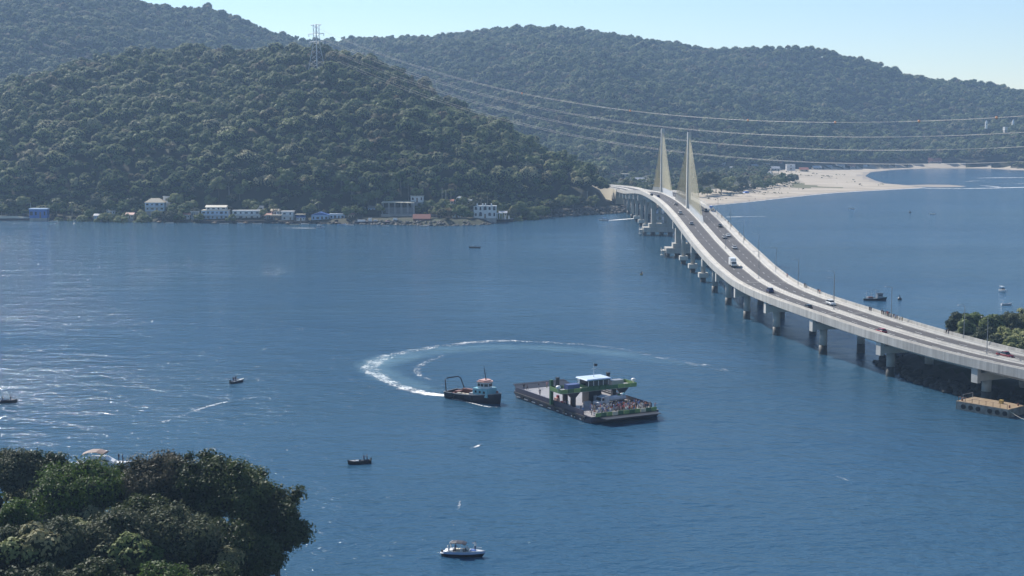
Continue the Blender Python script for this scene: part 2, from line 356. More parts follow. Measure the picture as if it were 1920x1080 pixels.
def crown_arrays(rng, Rx, Rz, zc, ncl, nleaf, leaf, core=.72, rc=(.24, .40), flat=0.0, scat=.45, upb=.45, spread=(.80, 1.10)):
    d = unit(rng.normal(size=(ncl, 3))); d[:, 2] = np.abs(d[:, 2]) * 1.0 - .22; d = unit(d)
    rad = rng.uniform(.45, .82, ncl) * np.where(rng.random(ncl) < .16, 1.18, 1.0)
    C = d * rad[:, None] * np.array([Rx, Rx, Rz]) + np.array([0, 0, zc])
    rcl = rng.uniform(*rc, ncl) * Rx
    per = np.maximum((nleaf * rcl ** 2 / (rcl ** 2).sum()).astype(int), 4); idx = np.repeat(np.arange(ncl), per)
    n = len(idx); ld = rng.normal(size=(n, 3)); ld[:, 2] += upb; ld = unit(ld)
    sq = np.array([1, 1, .78 - flat])
    pos = C[idx] + ld * sq * (rcl[idx] * rng.uniform(*spread, n))[:, None]
    nrm = unit(ld + rng.normal(size=(n, 3)) * scat + np.array([0, 0, .25]))
    tg = unit(np.cross(nrm, rng.normal(size=(n, 3)))); bt = np.cross(nrm, tg)
    s = leaf * rng.uniform(.6, 1.35, n)[:, None]
    a = tg * s; b = bt * s * .62
    LV = np.stack([pos - a, pos - b * .9, pos + a, pos + b * .9], 1).reshape(-1, 3); LQ = np.arange(n * 4).reshape(-1, 4)
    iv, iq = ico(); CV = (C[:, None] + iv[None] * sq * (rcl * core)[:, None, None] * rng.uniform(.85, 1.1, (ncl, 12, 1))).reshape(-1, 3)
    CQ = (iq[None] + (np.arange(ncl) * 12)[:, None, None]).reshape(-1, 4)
    return LV, LQ, CV, CQ, C
def tri_quads(CQ): return CQ[:, :3]
def mixed_mesh(name, LV, LQ, CV, CQ, mats):
    """leaf quads and core triangles together"""
    me = bpy.data.meshes.new(name); Vv = np.concatenate([LV, CV]).astype(np.float32); T = tri_quads(CQ) + len(LV)
    li = np.concatenate([LQ.ravel(), T.ravel()]).astype(np.int32); st = np.concatenate([np.arange(len(LQ)) * 4, len(LQ) * 4 + np.arange(len(T)) * 3]).astype(np.int32)
    me.vertices.add(len(Vv)); me.vertices.foreach_set('co', Vv.ravel()); me.loops.add(len(li)); me.loops.foreach_set('vertex_index', li)
    me.polygons.add(len(st)); me.polygons.foreach_set('loop_start', st)
    for m in mats: me.materials.append(m)
    me.polygons.foreach_set('material_index', np.concatenate([np.zeros(len(LQ)), np.ones(len(T))]).astype(np.int32)); me.update(calc_edges=True); return me
def crown_mesh(name, seed, Rx, Rz, zc, ncl, nleaf, leaf, mat, **k):
    a = crown_arrays(np.random.default_rng(seed), Rx, Rz, zc, ncl, nleaf, leaf, **k)
    return mixed_mesh(name, *a[:4], [mat, M['leaf_core_shade']]), a[4]
def trunk_mesh(name, seed, h, r, C, mat, nl=6):
    rg = random.Random(seed); m = MB(); lean = Vector((rg.uniform(-.06, .06), rg.uniform(-.06, .06), 1)) * h
    pts = [lean * t + Vector((rg.uniform(-1, 1), rg.uniform(-1, 1), 0)) * r * .5 * (t > 0) for t in (0, .3, .6, 1)]
    m.tube([pts[0] - Vector((0, 0, 1.0))] + pts, [r * 1.35, r * 1.2, r, r * .8, r * .45], 8)
    for k in range(nl):
        c = Vector(C[rg.randrange(len(C))]); p0 = lean * rg.uniform(.45, .95)
        mid = p0.lerp(c, .5) + Vector((0, 0, -.06 * h)); m.tube([p0, mid, c], [r * .5, r * .34, r * .12], 5)
    return m.mesh(name, mat)

# prototypes for the forest, kept out of the scene and instanced on points
FOREST = bpy.data.collections.new('forest_tree_kinds')
for k in range(7):
    rg = np.random.default_rng(100 + k); Rx = (4.6, 5.4, 3.4, 7.2, 3.4, 5.2, 3.2)[k]; Rz = (3.8, 3.4, 5.6, 3.4, 4.0, 4.6, 2.6)[k]
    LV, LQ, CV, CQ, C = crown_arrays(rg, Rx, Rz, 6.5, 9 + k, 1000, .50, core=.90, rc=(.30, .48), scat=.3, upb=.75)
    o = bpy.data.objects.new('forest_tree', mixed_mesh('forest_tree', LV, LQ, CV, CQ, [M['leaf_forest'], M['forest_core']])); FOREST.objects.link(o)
def forest_nodes():
    ng = bpy.data.node_groups.new('forest_scatter', 'GeometryNodeTree')
    ng.interface.new_socket('Geometry', in_out='INPUT', socket_type='NodeSocketGeometry'); ng.interface.new_socket('Geometry', in_out='OUTPUT', socket_type='NodeSocketGeometry')
    N = ng.nodes.new; L = ng.links.new; gi = N('NodeGroupInput'); go = N('NodeGroupOutput')
    ip = N('GeometryNodeInstanceOnPoints'); ci = N('GeometryNodeCollectionInfo'); ci.inputs['Collection'].default_value = FOREST
    ci.inputs['Separate Children'].default_value = True; ci.inputs['Reset Children'].default_value = True
    def attr(n, t):
        a = N('GeometryNodeInputNamedAttribute'); a.data_type = t; a.inputs[0].default_value = n; return a.outputs[0]
    L(gi.outputs[0], ip.inputs['Points']); L(ci.outputs[0], ip.inputs['Instance']); ip.inputs['Pick Instance'].default_value = True
    L(attr('kind_index', 'INT'), ip.inputs['Instance Index']); L(attr('turn', 'FLOAT_VECTOR'), ip.inputs['Rotation']); L(attr('size', 'FLOAT_VECTOR'), ip.inputs['Scale'])
    L(ip.outputs[0], go.inputs[0]); return ng
NG = forest_nodes()
def forest(name, P, size, label):
    n = len(P); me = bpy.data.meshes.new(name); me.vertices.add(n); me.vertices.foreach_set('co', P.astype(np.float32).ravel())
    a = me.attributes.new('kind_index', 'INT', 'POINT'); a.data.foreach_set('value', RNG.integers(0, 7, n).astype(np.int32))
    t = np.zeros((n, 3), np.float32); t[:, 2] = RNG.uniform(0, 6.28, n); a = me.attributes.new('turn', 'FLOAT_VECTOR', 'POINT'); a.data.foreach_set('vector', t.ravel())
    s = size[:, None] * np.stack([np.ones(n), np.ones(n), RNG.uniform(.8, 1.25, n)], -1); a = me.attributes.new('size', 'FLOAT_VECTOR', 'POINT'); a.data.foreach_set('vector', s.astype(np.float32).ravel())
    o = link(name, me); md = o.modifiers.new('scatter', 'NODES'); md.node_group = NG
    return tag(o, label, 'forest', kind='stuff')
def scatter(x0, x1, y0, y1, step, cond):
    gx, gy = np.meshgrid(np.arange(x0, x1, step), np.arange(y0, y1, step)); gx = gx + RNG.uniform(-.48, .48, gx.shape) * step; gy = gy + RNG.uniform(-.48, .48, gy.shape) * step
    gx, gy = gx.ravel(), gy.ravel(); z, sd, u = height(gx, gy); k = cond(gx, gy, z, sd, u); return np.stack([gx, gy, z], -1)[k]
def first_depth(px, py, d0=1060.0, d1=1600.0):
    D_ = np.arange(d0, d1, 4.0); x_ = (px - 960) / F_PX * D_; k = np.nonzero(proj(x_, D_, height(x_, D_)[0])[1] <= py)[0]; return float(D_[k[0]]) if len(k) else d1
TWR_Y = first_depth(598, 132); TWR_X = (598 - 960) / F_PX * TWR_Y
Dridge = lambda u: I(u, [-900, 0, 600, 900, 1120, 1200], [1480, 1450, 1400, 1285, 1180, 1180])
P = scatter(-720, 130, 1040, 1560, 6.7, lambda x, y, z, sd, u: (u > -350) & (u < 1128) & (sd > 34) & (z > 4.6) & (y < Dridge(u) + 70) & (np.hypot(x - TWR_X, (y - TWR_Y + 12) * .4) > 11))
forest('hillside_forest', P, np.clip(RNG.lognormal(-.10, .28, len(P)), .45, 1.6), 'dense green forest covering the near hill across the bay')
P = scatter(-1250, 1350, 1560, 2800, 8.4, lambda x, y, z, sd, u: (u > -300) & (u < 2200) & (z > 6.0) & (sd > 25) & (y < I(u, [200, 520, 700], [2350, 2540, 2790])) & ~((u < 1000) & (y < 1750)) &
            ~((u > 1700) & (z < 8) & (sd < 40)))
forest('mountain_forest', P, np.clip(RNG.lognormal(.06, .24, len(P)), .6, 1.6), 'hazy blue green forest on the far hills')
P = scatter(20, 950, 1180, 2400, 9.5, lambda x, y, z, sd, u: (u > 1090) & (u < 2100) & (z <= 6.2) & (sd > I(u, [1090, 1240, 1320, 1400, 1470, 1500, 1560, 1640, 1700, 2000], [70, 80, 100, 128, 126, 150, 196, 150, 45, 26])) &
            (np.hypot(np.maximum(abs(x - (100 - (y - 1217) * .2)) - 13, 0), 0) > 3) & (RNG.random(len(x)) < np.where((sd < 175) & (u < 1500), .95, np.where(u > 1640, .95, .55))))
forest('village_trees', P, RNG.uniform(.4, .75, len(P)) * np.where(P[:, 1] > 2050, 1.5, 1), 'low green trees among the village houses behind the beach')

# ------------------------------------------------------------------ bridge
BR = np.array([(156.2,329.2,11.24),(145.6,346.1,11.47),(136.0,363.7,11.69),(127.4,381.7,11.93),(119.9,400.3,12.38),(113.3,419.2,12.95),(107.8,438.4,13.50),(103.2,457.8,13.90),(99.4,477.5,14.02),(96.6,497.3,14.03),(94.7,517.2,14.13),(93.6,537.2,14.46),(93.3,557.2,15.09),(93.4,577.2,15.93),(93.7,597.2,16.85),(94.1,617.1,17.85),(94.3,637.1,18.90),(94.4,657.1,20.08),(94.3,677.1,21.45),(94.1,697.1,22.79),(93.9,717.1,24.17),(93.5,737.1,25.35),(93.2,757.1,26.39),(92.8,777.1,27.26),(92.5,797.1,27.86),(92.4,817.1,28.25),(92.4,837.1,28.46),(92.7,857.1,28.52),(93.4,877.1,28.45),(94.3,897.1,28.30),(95.4,917.1,27.99),(96.6,937.0,27.45),(97.8,957.0,26.71),(98.9,977.0,25.82),(99.9,996.9,24.83),(100.8,1016.9,23.76),(101.6,1036.9,22.67),(102.2,1056.9,21.58),(102.6,1076.9,20.55),(102.9,1096.9,19.60),(103.0,1116.9,18.78),(103.0,1136.9,18.05),(102.8,1156.9,17.41),(102.5,1176.9,16.83),(101.9,1196.9,16.29),(101.3,1216.9,15.77)])
far_ = BR[:, 1] > 577; BR[far_, 0] = 93.0 + (BR[far_, 1] - 577) * .0072     # the high part runs straight
BR[:, 2] -= 1.1                                             # parapet top -> roadway level
ext0 = [BR[0] + (BR[0] - BR[1]) * k + np.array([k * k * 1.6, 0, 0]) for k in (5, 4, 3, 2, 1)]       # runs on out of the frame over the near land
ext1 = [np.array(p) for p in ((96.8, 1237, 14.3), (94.5, 1257, 14.0), (90.5, 1276.5, 13.8), (84.5, 1295.5, 13.6), (77, 1314, 13.4), (68, 1332, 13.2), (58, 1349.5, 13.0))]
BL = np.array(ext0 + list(BR) + ext1); S0 = -100.0; SS = S0 + 20.0 * np.arange(len(BL)); S_END = SS[-1]; S_ABUT = 868.0
def cspline(s):
    """smooth point on the centre line"""
    t = np.clip((np.asarray(s, float) - S0) / 20.0, 0, len(BL) - 1.001); i = t.astype(int); f = (t - i)[..., None]
    g = lambda k: BL[np.clip(i + k, 0, len(BL) - 1)]
    p0, p1, p2, p3 = g(-1), g(0), g(1), g(2)
    return .5 * (2 * p1 + (p2 - p0) * f + (2 * p0 - 5 * p1 + 4 * p2 - p3) * f ** 2 + (3 * p1 - p0 - 3 * p2 + p3) * f ** 3)
def frame(s):
    c = cspline(s); t = cspline(np.asarray(s) + 1.0) - cspline(np.asarray(s) - 1.0); t[..., 2] = 0; t = unit(t)
    return c, t, np.stack([t[..., 1], -t[..., 0], np.zeros_like(t[..., 0])], -1)     # right-hand side of travel away from the camera
def halfw(s): return I(s, [0, 170, 290, 700, 820], [11.3, 11.3, 12.7, 12.7, 11.6])
def bpos(s, off, dz=0.0):
    c, t, r = frame(np.array([float(s)])); p = c[0] + r[0] * off; return Vector((p[0], p[1], p[2] + dz))
def bhead(s):
    _, t, _ = frame(np.array([float(s)])); return math.atan2(t[0][1], t[0][0])
def sweep(mb, prof, s0, s1, step=5.0, cap=True):
    """prof: list of (side, inset or offset, dz); side L or R measures from that deck edge, C from the middle"""
    ss = np.linspace(s0, s1, max(int(round((s1 - s0) / step)), 1) + 1); c, t, r = frame(ss); W = halfw(ss); secs = []
    dzf = lambda z: z(ss) if callable(z) else np.full(len(ss), float(z))
    cols = []
    for side, a, z in prof:
        off = -(W - a) if side == 'L' else (W - a if side == 'R' else np.full(len(ss), float(a)))
        cols.append(c + r * off[:, None] + np.stack([0 * ss, 0 * ss, dzf(z)], -1))
    A = np.stack(cols, 1)
    return mb.loft([[tuple(p) for p in q] for q in A], cap)
bridge = empty('cable_stayed_bridge', tuple(bpos(454, 0)), 0, 'long curved concrete cable stayed bridge with twin pylons crossing the bay', 'bridge')
BO = Vector(bridge.location)
def bbuild(mb, name, mats, parent=None, smooth=False):
    if parent is None or parent is bridge:
        mb.v = [(v[0] - BO.x, v[1] - BO.y, v[2] - BO.z) for v in mb.v]; return mb.build(name, mats, bridge, smooth)
    o = Vector(parent.location) + BO; mb.v = [(v[0] - o.x, v[1] - o.y, v[2] - o.z) for v in mb.v]; return mb.build(name, mats, parent, smooth)
def part_empty(name, p):
    e = bpy.data.objects.new(name, None); COL.objects.link(e); e.parent = bridge; e.location = Vector(p) - BO; return e
PYL = (454.0, 600.0)
def depth(s):   # girder depth below roadway
    s = np.asarray(s, float); d = np.full(s.shape, 2.6)
    for p in PYL: d = np.maximum(d, 2.6 + 3.4 * np.clip(1 - np.abs(s - p) / 62, 0, 1) ** 1.6)
    return d
S_IN = -96.0
m = MB(); sweep(m, [('L', .12, -.42), ('R', .12, -.42), ('R', .12, -.02), ('L', .12, -.02)], S_IN, S_ABUT); bbuild(m, 'deck_slab', M['concrete'])
m = MB(); sweep(m, [('L', 1.9, -.43), ('L', 3.4, lambda s: -depth(s)), ('R', 3.4, lambda s: -depth(s)), ('R', 1.9, -.43)], S_IN, S_ABUT, 4); bbuild(m, 'box_girder', M['concrete'])
for side, lab in (('L', None), ('R', None)):
    sg = -1 if side == 'L' else 1
    a0, a1 = (3.25, None)
    m = MB(); sweep(m, [(side, 3.35, .0), ('C', sg * 1.12, .0), ('C', sg * 1.12, .035), (side, 3.35, .035)], S_IN, S_END - 1); bbuild(m, 'roadway', M['asphalt'])
    m = MB(); sweep(m, [(side, .36, -.01), (side, 2.9, -.01), (side, 2.9, .18), (side, .36, .18)], S_IN, S_ABUT); bbuild(m, 'walkway', M['concrete_new'])
    m = MB(); sweep(m, [(side, 2.9, -.01), (side, 3.34, -.01), (side, 3.3, .2), (side, 3.16, .5), (side, 3.12, .86), (side, 2.94, .86)], S_IN, S_ABUT); bbuild(m, 'barrier', M['concrete_new'])
    m = MB(); sweep(m, [('C', sg * 1.11, 0), ('C', sg * 1.11, .06), ('C', sg * .98, .3), ('C', sg * .94, .62), ('C', sg * .80, .62), ('C', sg * .80, 0)], S_IN, S_ABUT); bbuild(m, 'median_barrier', M['concrete_new'])
    k = 0; s = S_IN
    while s < S_ABUT - 4:                                    # outer parapets, panel by panel with open joints
        e = min(s + 10.0, S_ABUT); m = MB()
        sweep(m, [(side, 0, -1.25), (side, .3, -1.25), (side, .3, -.45), (side, .1, -.44), (side, .1, -.005), (side, .34, -.005), (side, .34, .16), (side, .24, 1.1), (side, .0, 1.1)][:: 1 if side == 'R' else 1], s + .02, e - .02, 5)
        bbuild(m, 'parapet_panel', M['fascia']); s = e
m = MB(); sweep(m, [('C', -.79, 0), ('C', .79, 0), ('C', .79, .3), ('C', -.79, .3)], S_IN, S_ABUT); bbuild(m, 'median_fill', M['concrete_new'])
m = MB()
for side, sg in (('L', -1), ('R', 1)):
    for (a, b) in ((1.32, 1.45),): sweep(m, [('C', sg * a, .041), ('C', sg * b, .041)], S_IN, S_END - 2)
    sweep(m, [(side, 3.75, .041), (side, 3.62, .041)], S_IN, S_END - 2)
bbuild(m, 'edge_line', M['paint_white'])
for sg in (-1, 1):
    for s in np.arange(S_IN + 3, S_ABUT + 40, 10.4):
        m = MB(); w_ = float(halfw(s)); mid = (1.12 + w_ - 3.35) / 2; sweep(m, [('C', sg * mid - .11, .042), ('C', sg * mid + .11, .042)], s, s + 3.4, 2); bbuild(m, 'lane_dash', M['paint_white'])
for s in (133, 216, 338, 415, 560, 640, 720):                        # expansion joints
    m = MB(); sweep(m, [('L', 3.4, .042), ('C', -1.4, .042)], s, s + .5, 1); sweep(m, [('C', 1.4, .042), ('R', 3.4, .042)], s, s + .5, 1); bbuild(m, 'expansion_joint', M['concrete'])

def local_box(mb, s, off, z0, z1, la, lt, top=(1, 1)):
    """upright block at station s, la long along the bridge and lt across it, z absolute"""
    p = bpos(s, off); mb.box((p.x, p.y, (z0 + z1) / 2), (la, lt, z1 - z0), bhead(s), top)
def local_cyl(mb, s, off, z0, z1, r, n=12):
    p = bpos(s, off); mb.cyl((p.x, p.y, z0), r, z1 - z0, n)
def approach_pier(s, footing):
    zd = float(bpos(s, 0).z); pe = part_empty('pier', bpos(s, 0, -zd)); top = zd - float(depth(s)) - .05
    capz = top - 2.1
    m = MB(); local_box(m, s, 0, capz, top, 2.2, 2 * (halfw(s) - 1.6)); local_box(m, s, -(halfw(s) - 1.05), capz - .5, top + 1.3, 2.3, 1.1); local_box(m, s, halfw(s) - 1.05, capz - .5, top + 1.3, 2.3, 1.1)
    bbuild(m, 'cap_beam', M['concrete_new'], pe)
    for off in (-6.5, 6.5):
        if footing:
            m = MB(); local_cyl(m, s, off, 4.2, capz + .05, 1.05); bbuild(m, 'column', M['concrete'], pe, True)
            m = MB(); local_box(m, s, off, 2.2, 4.25, 4.6, 4.2); bbuild(m, 'pile_cap', M['concrete_new'], pe)
            m = MB(); local_cyl(m, s, off, -3, 2.25, 1.3); bbuild(m, 'pile', M['concrete_wet'], pe, True)
        else:
            wz = 2.9
            m = MB(); local_cyl(m, s, off, wz, capz + .05, 1.25, 14); bbuild(m, 'column', M['concrete'], pe, True)
            m = MB(); local_cyl(m, s, off, -3, wz, 1.32, 14); bbuild(m, 'pile', M['concrete_wet'], pe, True)
for k in range(-4, 9):
    s = 93 + 40.3 * k
    if s > S_IN + 5 and abs(s - 454) > 20: approach_pier(s, k >= 6)
for s in (640, 680, 720, 760, 800, 836): approach_pier(s, s < 740)
def pylon(s):
    zd = float(bpos(s, 0).z); base = bpos(s, 0); pe = part_empty('pylon', Vector((base.x, base.y, 0)))
    H = 40.0
    m = MB(); p = bpos(s, 0); m.box((p.x, p.y, zd + H / 2 - .3), (3.4, 2.3, H + .6), bhead(s), top=(.8, .85)); bbuild(m, 'mast', M['concrete_new'], pe)
    m = MB(); m.box((p.x, p.y, zd + H + .35), (3.1, 1.95, .7), bhead(s)); bbuild(m, 'mast_cap', M['concrete_new'], pe)
    # massive pier below
    g = zd - float(depth(s))
    m = MB()
    for off in (-5.2, 5.2): local_box(m, s, off, 7.4, g + .1, 4.2, 3.0)
    local_box(m, s, 0, 12.0, 13.6, 3.4, 7.6); bbuild(m, 'pier_wall', M['concrete'], pe)
    m = MB(); local_box(m, s, 0, 2.4, 5.2, 11.0, 24.0); local_box(m, s, 0, 5.15, 7.5, 7.4, 16.5); bbuild(m, 'pile_cap', M['concrete'], pe)
    m = MB(); local_box(m, s, -13.1, 3.4, 3.8, 7.0, 2.2); local_box(m, s, -13.9, 1.0, 1.3, 3.0, 1.2)
    for dx in (-3.2, 0, 3.2):
        for oo in (-14.0, -12.4): q = bpos(s + dx, oo); m.cyl((q.x, q.y, .4), .12, 4.6, 6)
    bbuild(m, 'work_platform', M['concrete_new'], pe)
    for a in (-4.6, 0, 4.6):
        for off in (-11, -5.5, 0, 5.5, 11):
            m = MB(); local_cyl(m, s + a, off, -3, 2.45, 1.05, 10); bbuild(m, 'pile', M['concrete_wet'], pe, True)
    NC = 15
    for dr in (-1, 1):
        for k in range(NC):
            reach = 12 + 50 * k / (NC - 1); hz = zd + 9 + 29.5 * (k / (NC - 1)) ** .92
            for off in (-.42, .42):
                a = bpos(s + dr * reach, off, .3); b = bpos(s + dr * .9, off * .7); b.z = hz
                d = (b - a).normalized(); mid = a + d * (3.2 / max(d.z, .3)); m = MB()
                m.mat(0).tube([mid, b], .09, 6); m.mat(1).tube([a, mid], .17, 6)
                bbuild(m, 'stay_cable', [M['stay_yellow'], M['stay_white']], pe)
for s in PYL: pylon(s)
# far abutment: retaining walls carrying the approach road on land
ab = part_empty('abutment', Vector((bpos(S_ABUT + 40, 0).x, bpos(S_ABUT + 40, 0).y, 0)))
m = MB(); sweep(m, [('L', -.2, lambda s: -cspline(s)[..., 2] + .5), ('R', -.2, lambda s: -cspline(s)[..., 2] + .5), ('R', -.2, -.03), ('L', -.2, -.03)], S_ABUT + .1, S_END - .5)
bbuild(m, 'retaining_wall', paint('cream_wall', (.60, .54, .42), .8), ab)
for side in 'LR':
    m = MB(); sweep(m, [(side, -.2, -.025), (side, .3, -.025), (side, .2, .9), (side, -.2, .9)], S_ABUT + .1, S_END - .5); bbuild(m, 'parapet', M['concrete_new'], ab)
    m = MB(); sweep(m, [(side, .3, -.025), (side, 3.3, -.025), (side, 3.3, .15), (side, .3, .15)], S_ABUT + .1, S_END - .5); bbuild(m, 'footway', M['concrete_new'], ab)
m = MB(); sweep(m, [('C', -1.3, -.025), ('C', 1.3, -.025), ('C', 1.2, .3), ('C', -1.2, .3)], S_ABUT + .1, S_END - .5); bbuild(m, 'median_kerb', M['concrete_new'], ab)

# the deck as a table of frame positions, to seat cars, lamps and walkers on it
_s = np.arange(0, 870, 1.0); _o = np.arange(-12.5, 12.6, .25); _c, _t, _r = frame(_s)
_P = _c[:, None] + _r[:, None] * _o[None, :, None]; _ux, _uy = proj(_P[..., 0], _P[..., 1], _P[..., 2] + .1)
def deck_at(px, py):
    i, j = np.unravel_index(np.argmin((_ux - px) ** 2 + (_uy - py) ** 2), _ux.shape); return float(_s[i]), float(_o[j])

# street lamps
def street_lamp_proto():
    e = empty('street_lamp'); m = MB(); m.tube([(0, 0, 0), (0, 0, 5), (0, 0, 10.0)], [.12, .10, .075], 6); m.box((0, 0, .12), (.4, .4, .24)); m.build('pole', M['steel_grey'], e)
    m = MB(); m.tube([(0, 0, 9.9), (.9, 0, 10.25), (1.7, 0, 10.3)], .05, 5); m.build('arm', M['steel_grey'], e)
    m = MB(); m.box((2.0, 0, 10.28), (.8, .3, .12), top=(.8, .7)); m.build('lamp_head', M['steel_grey'], e); return e
lamp0 = None
lamps = [('R', s) for s in (2, 40, 80, 118, 160, 200, 240, 282, 324, 366, 410, 520, 560, 640, 690, 740, 790, 850)]
lamps += [('M', s) for s in (60, 140, 225, 310)]
for side, s in lamps:
    if lamp0 is None: lamp0 = o = street_lamp_proto()
    else: o = copy_tree(lamp0)
    off = float(halfw(s)) - 2.75 if side == 'R' else 0.0
    o.location = bpos(s, off, .18 if side == 'R' else .3); o.rotation_euler = (0, 0, bhead(s) + R(90))
    nth = ('first', 'second', 'third', 'fourth', 'fifth', 'sixth', 'seventh', 'eighth', 'ninth', 'tenth', 'eleventh', 'twelfth', 'thirteenth', 'fourteenth', 'fifteenth', 'sixteenth', 'seventeenth', 'eighteenth')[[q for q in lamps if q[0] == side].index((side, s))]
    tag(o, f'slim lamp post on the seaward walkway, {nth} from the right frame edge' if side == 'R' else f'slim lamp post on the bridge median, {nth} from the right frame edge', 'street lamp', 'lamp posts along the seaward walkway' if side == 'R' else 'lamp posts on the bridge median')

# ------------------------------------------------------------------ people
def person_mesh(seed, pose):
    """one continuous standing body grown over a skeleton, 1.72 m tall, facing +x"""
    J = dict(pel=(0, 0, .95), sp=(0, 0, 1.18), ch=(.01, 0, 1.38), nk=(0, 0, 1.50), hd=(.03, 0, 1.62), ht=(.03, 0, 1.70))
    st = {'stand': 0, 'walk': .22, 'lean': .05, 'point': 0}[pose]
    for s, n in ((1, 'l'), (-1, 'r')):
        f = st * s
        J['hip' + n] = (0, .10 * s, .90); J['kn' + n] = (f * .6 + .02, .11 * s, .50); J['an' + n] = (f - .02 - .05 * abs(st), .11 * s, .07); J['to' + n] = (f + .15, .13 * s, .03)
        J['sh' + n] = (0, .19 * s, 1.42); J['el' + n] = (-f * .5 - .02, .26 * s, 1.16); J['ha' + n] = (-f + .10, .27 * s, .92)
    if pose == 'point': J['ell'] = (.22, .24, 1.36); J['hal'] = (.46, .20, 1.42)
    if pose == 'lean': J['ell'] = (.12, .25, 1.18); J['hal'] = (.36, .18, 1.10); J['elr'] = (.12, -.25, 1.18); J['har'] = (.36, -.18, 1.10)
    rad = dict(pel=.15, sp=.13, ch=.16, nk=.065, hd=.105, ht=.07, hip=.10, kn=.07, an=.045, to=.04, sh=.075, el=.05, ha=.045)
    E_ = [('pel', 'sp'), ('sp', 'ch'), ('ch', 'nk'), ('nk', 'hd'), ('hd', 'ht')]
    for n in 'lr': E_ += [('pel', 'hip' + n), ('hip' + n, 'kn' + n), ('kn' + n, 'an' + n), ('an' + n, 'to' + n), ('ch', 'sh' + n), ('sh' + n, 'el' + n), ('el' + n, 'ha' + n)]
    ks = list(J); me = bpy.data.meshes.new('person'); me.from_pydata([J[k] for k in ks], [(ks.index(a), ks.index(b)) for a, b in E_], [])
    o = bpy.data.objects.new('person_base', me); COL.objects.link(o); md = o.modifiers.new('skin', 'SKIN'); md.use_smooth_shade = True
    for i, k in enumerate(ks):
        r_ = rad.get(k, rad.get(k[:-1], .05)); v = me.skin_vertices[0].data[i]; v.radius = (r_, r_ * (.8 if k in ('pel', 'sp', 'ch') else 1)); v.use_root = k == 'pel'
    o.modifiers.new('sub', 'SUBSURF').levels = 1
    dg = bpy.context.evaluated_depsgraph_get(); ev = o.evaluated_get(dg); out = bpy.data.meshes.new_from_object(ev)
    bpy.data.objects.remove(o); out.name = 'person'
    for m_ in ('trousers', 'shirt', 'skin', 'hair'): out.materials.append(M.get(m_) or paint(m_, (.1, .1, .15), .8))
    sl = (.98, 1.22)[seed % 2]
    for p in out.polygons:
        c = p.center; z = c.z
        i = 0 if z < .93 and abs(c.y) < .24 else 1
        if z < .09 or (abs(c.y) > .215 and z < (1.12, 1.3)[seed % 2]) : i = 3 if z < .09 else 2
        if z > 1.50: i = 2
        if z > 1.63 or (z > 1.55 and c.x < -.01): i = 3
        if pose in ('point', 'lean') and c.x > .2 and z > .9: i = 2
        p.material_index = i
    return out
PEOPLE = [person_mesh(0, 'stand'), person_mesh(1, 'walk'), person_mesh(2, 'lean'), person_mesh(3, 'point'), person_mesh(5, 'stand')]
CLOTH = dict(white=(.72, .72, .70), black=(.02, .02, .025), navy=(.03, .04, .10), red=(.42, .04, .04), orange=(.75, .20, .05), blue=(.10, .2, .45), grey=(.28, .28, .3), khaki=(.30, .25, .16), green=(.06, .2, .09), yellow=(.6, .5, .1), pink=(.55, .28, .3))
for k, c in CLOTH.items(): paint('cloth_' + k, c, .85)
def person(loc, rz, shirt, legs, label, group, pose=None, i=[0]):
    i[0] += 1; me = PEOPLE[{'stand': 0, 'walk': 1, 'lean': 2, 'point': 3}[pose] if pose else i[0] % 5]
    o = link('person', me, None, loc, rz); o.scale = (random.uniform(.95, 1.06),) * 3
    for sl, mt in ((0, 'cloth_' + legs), (1, 'cloth_' + shirt)):
        o.material_slots[sl].link = 'OBJECT'; o.material_slots[sl].material = M[mt]
    return tag(o, label, 'person', group)

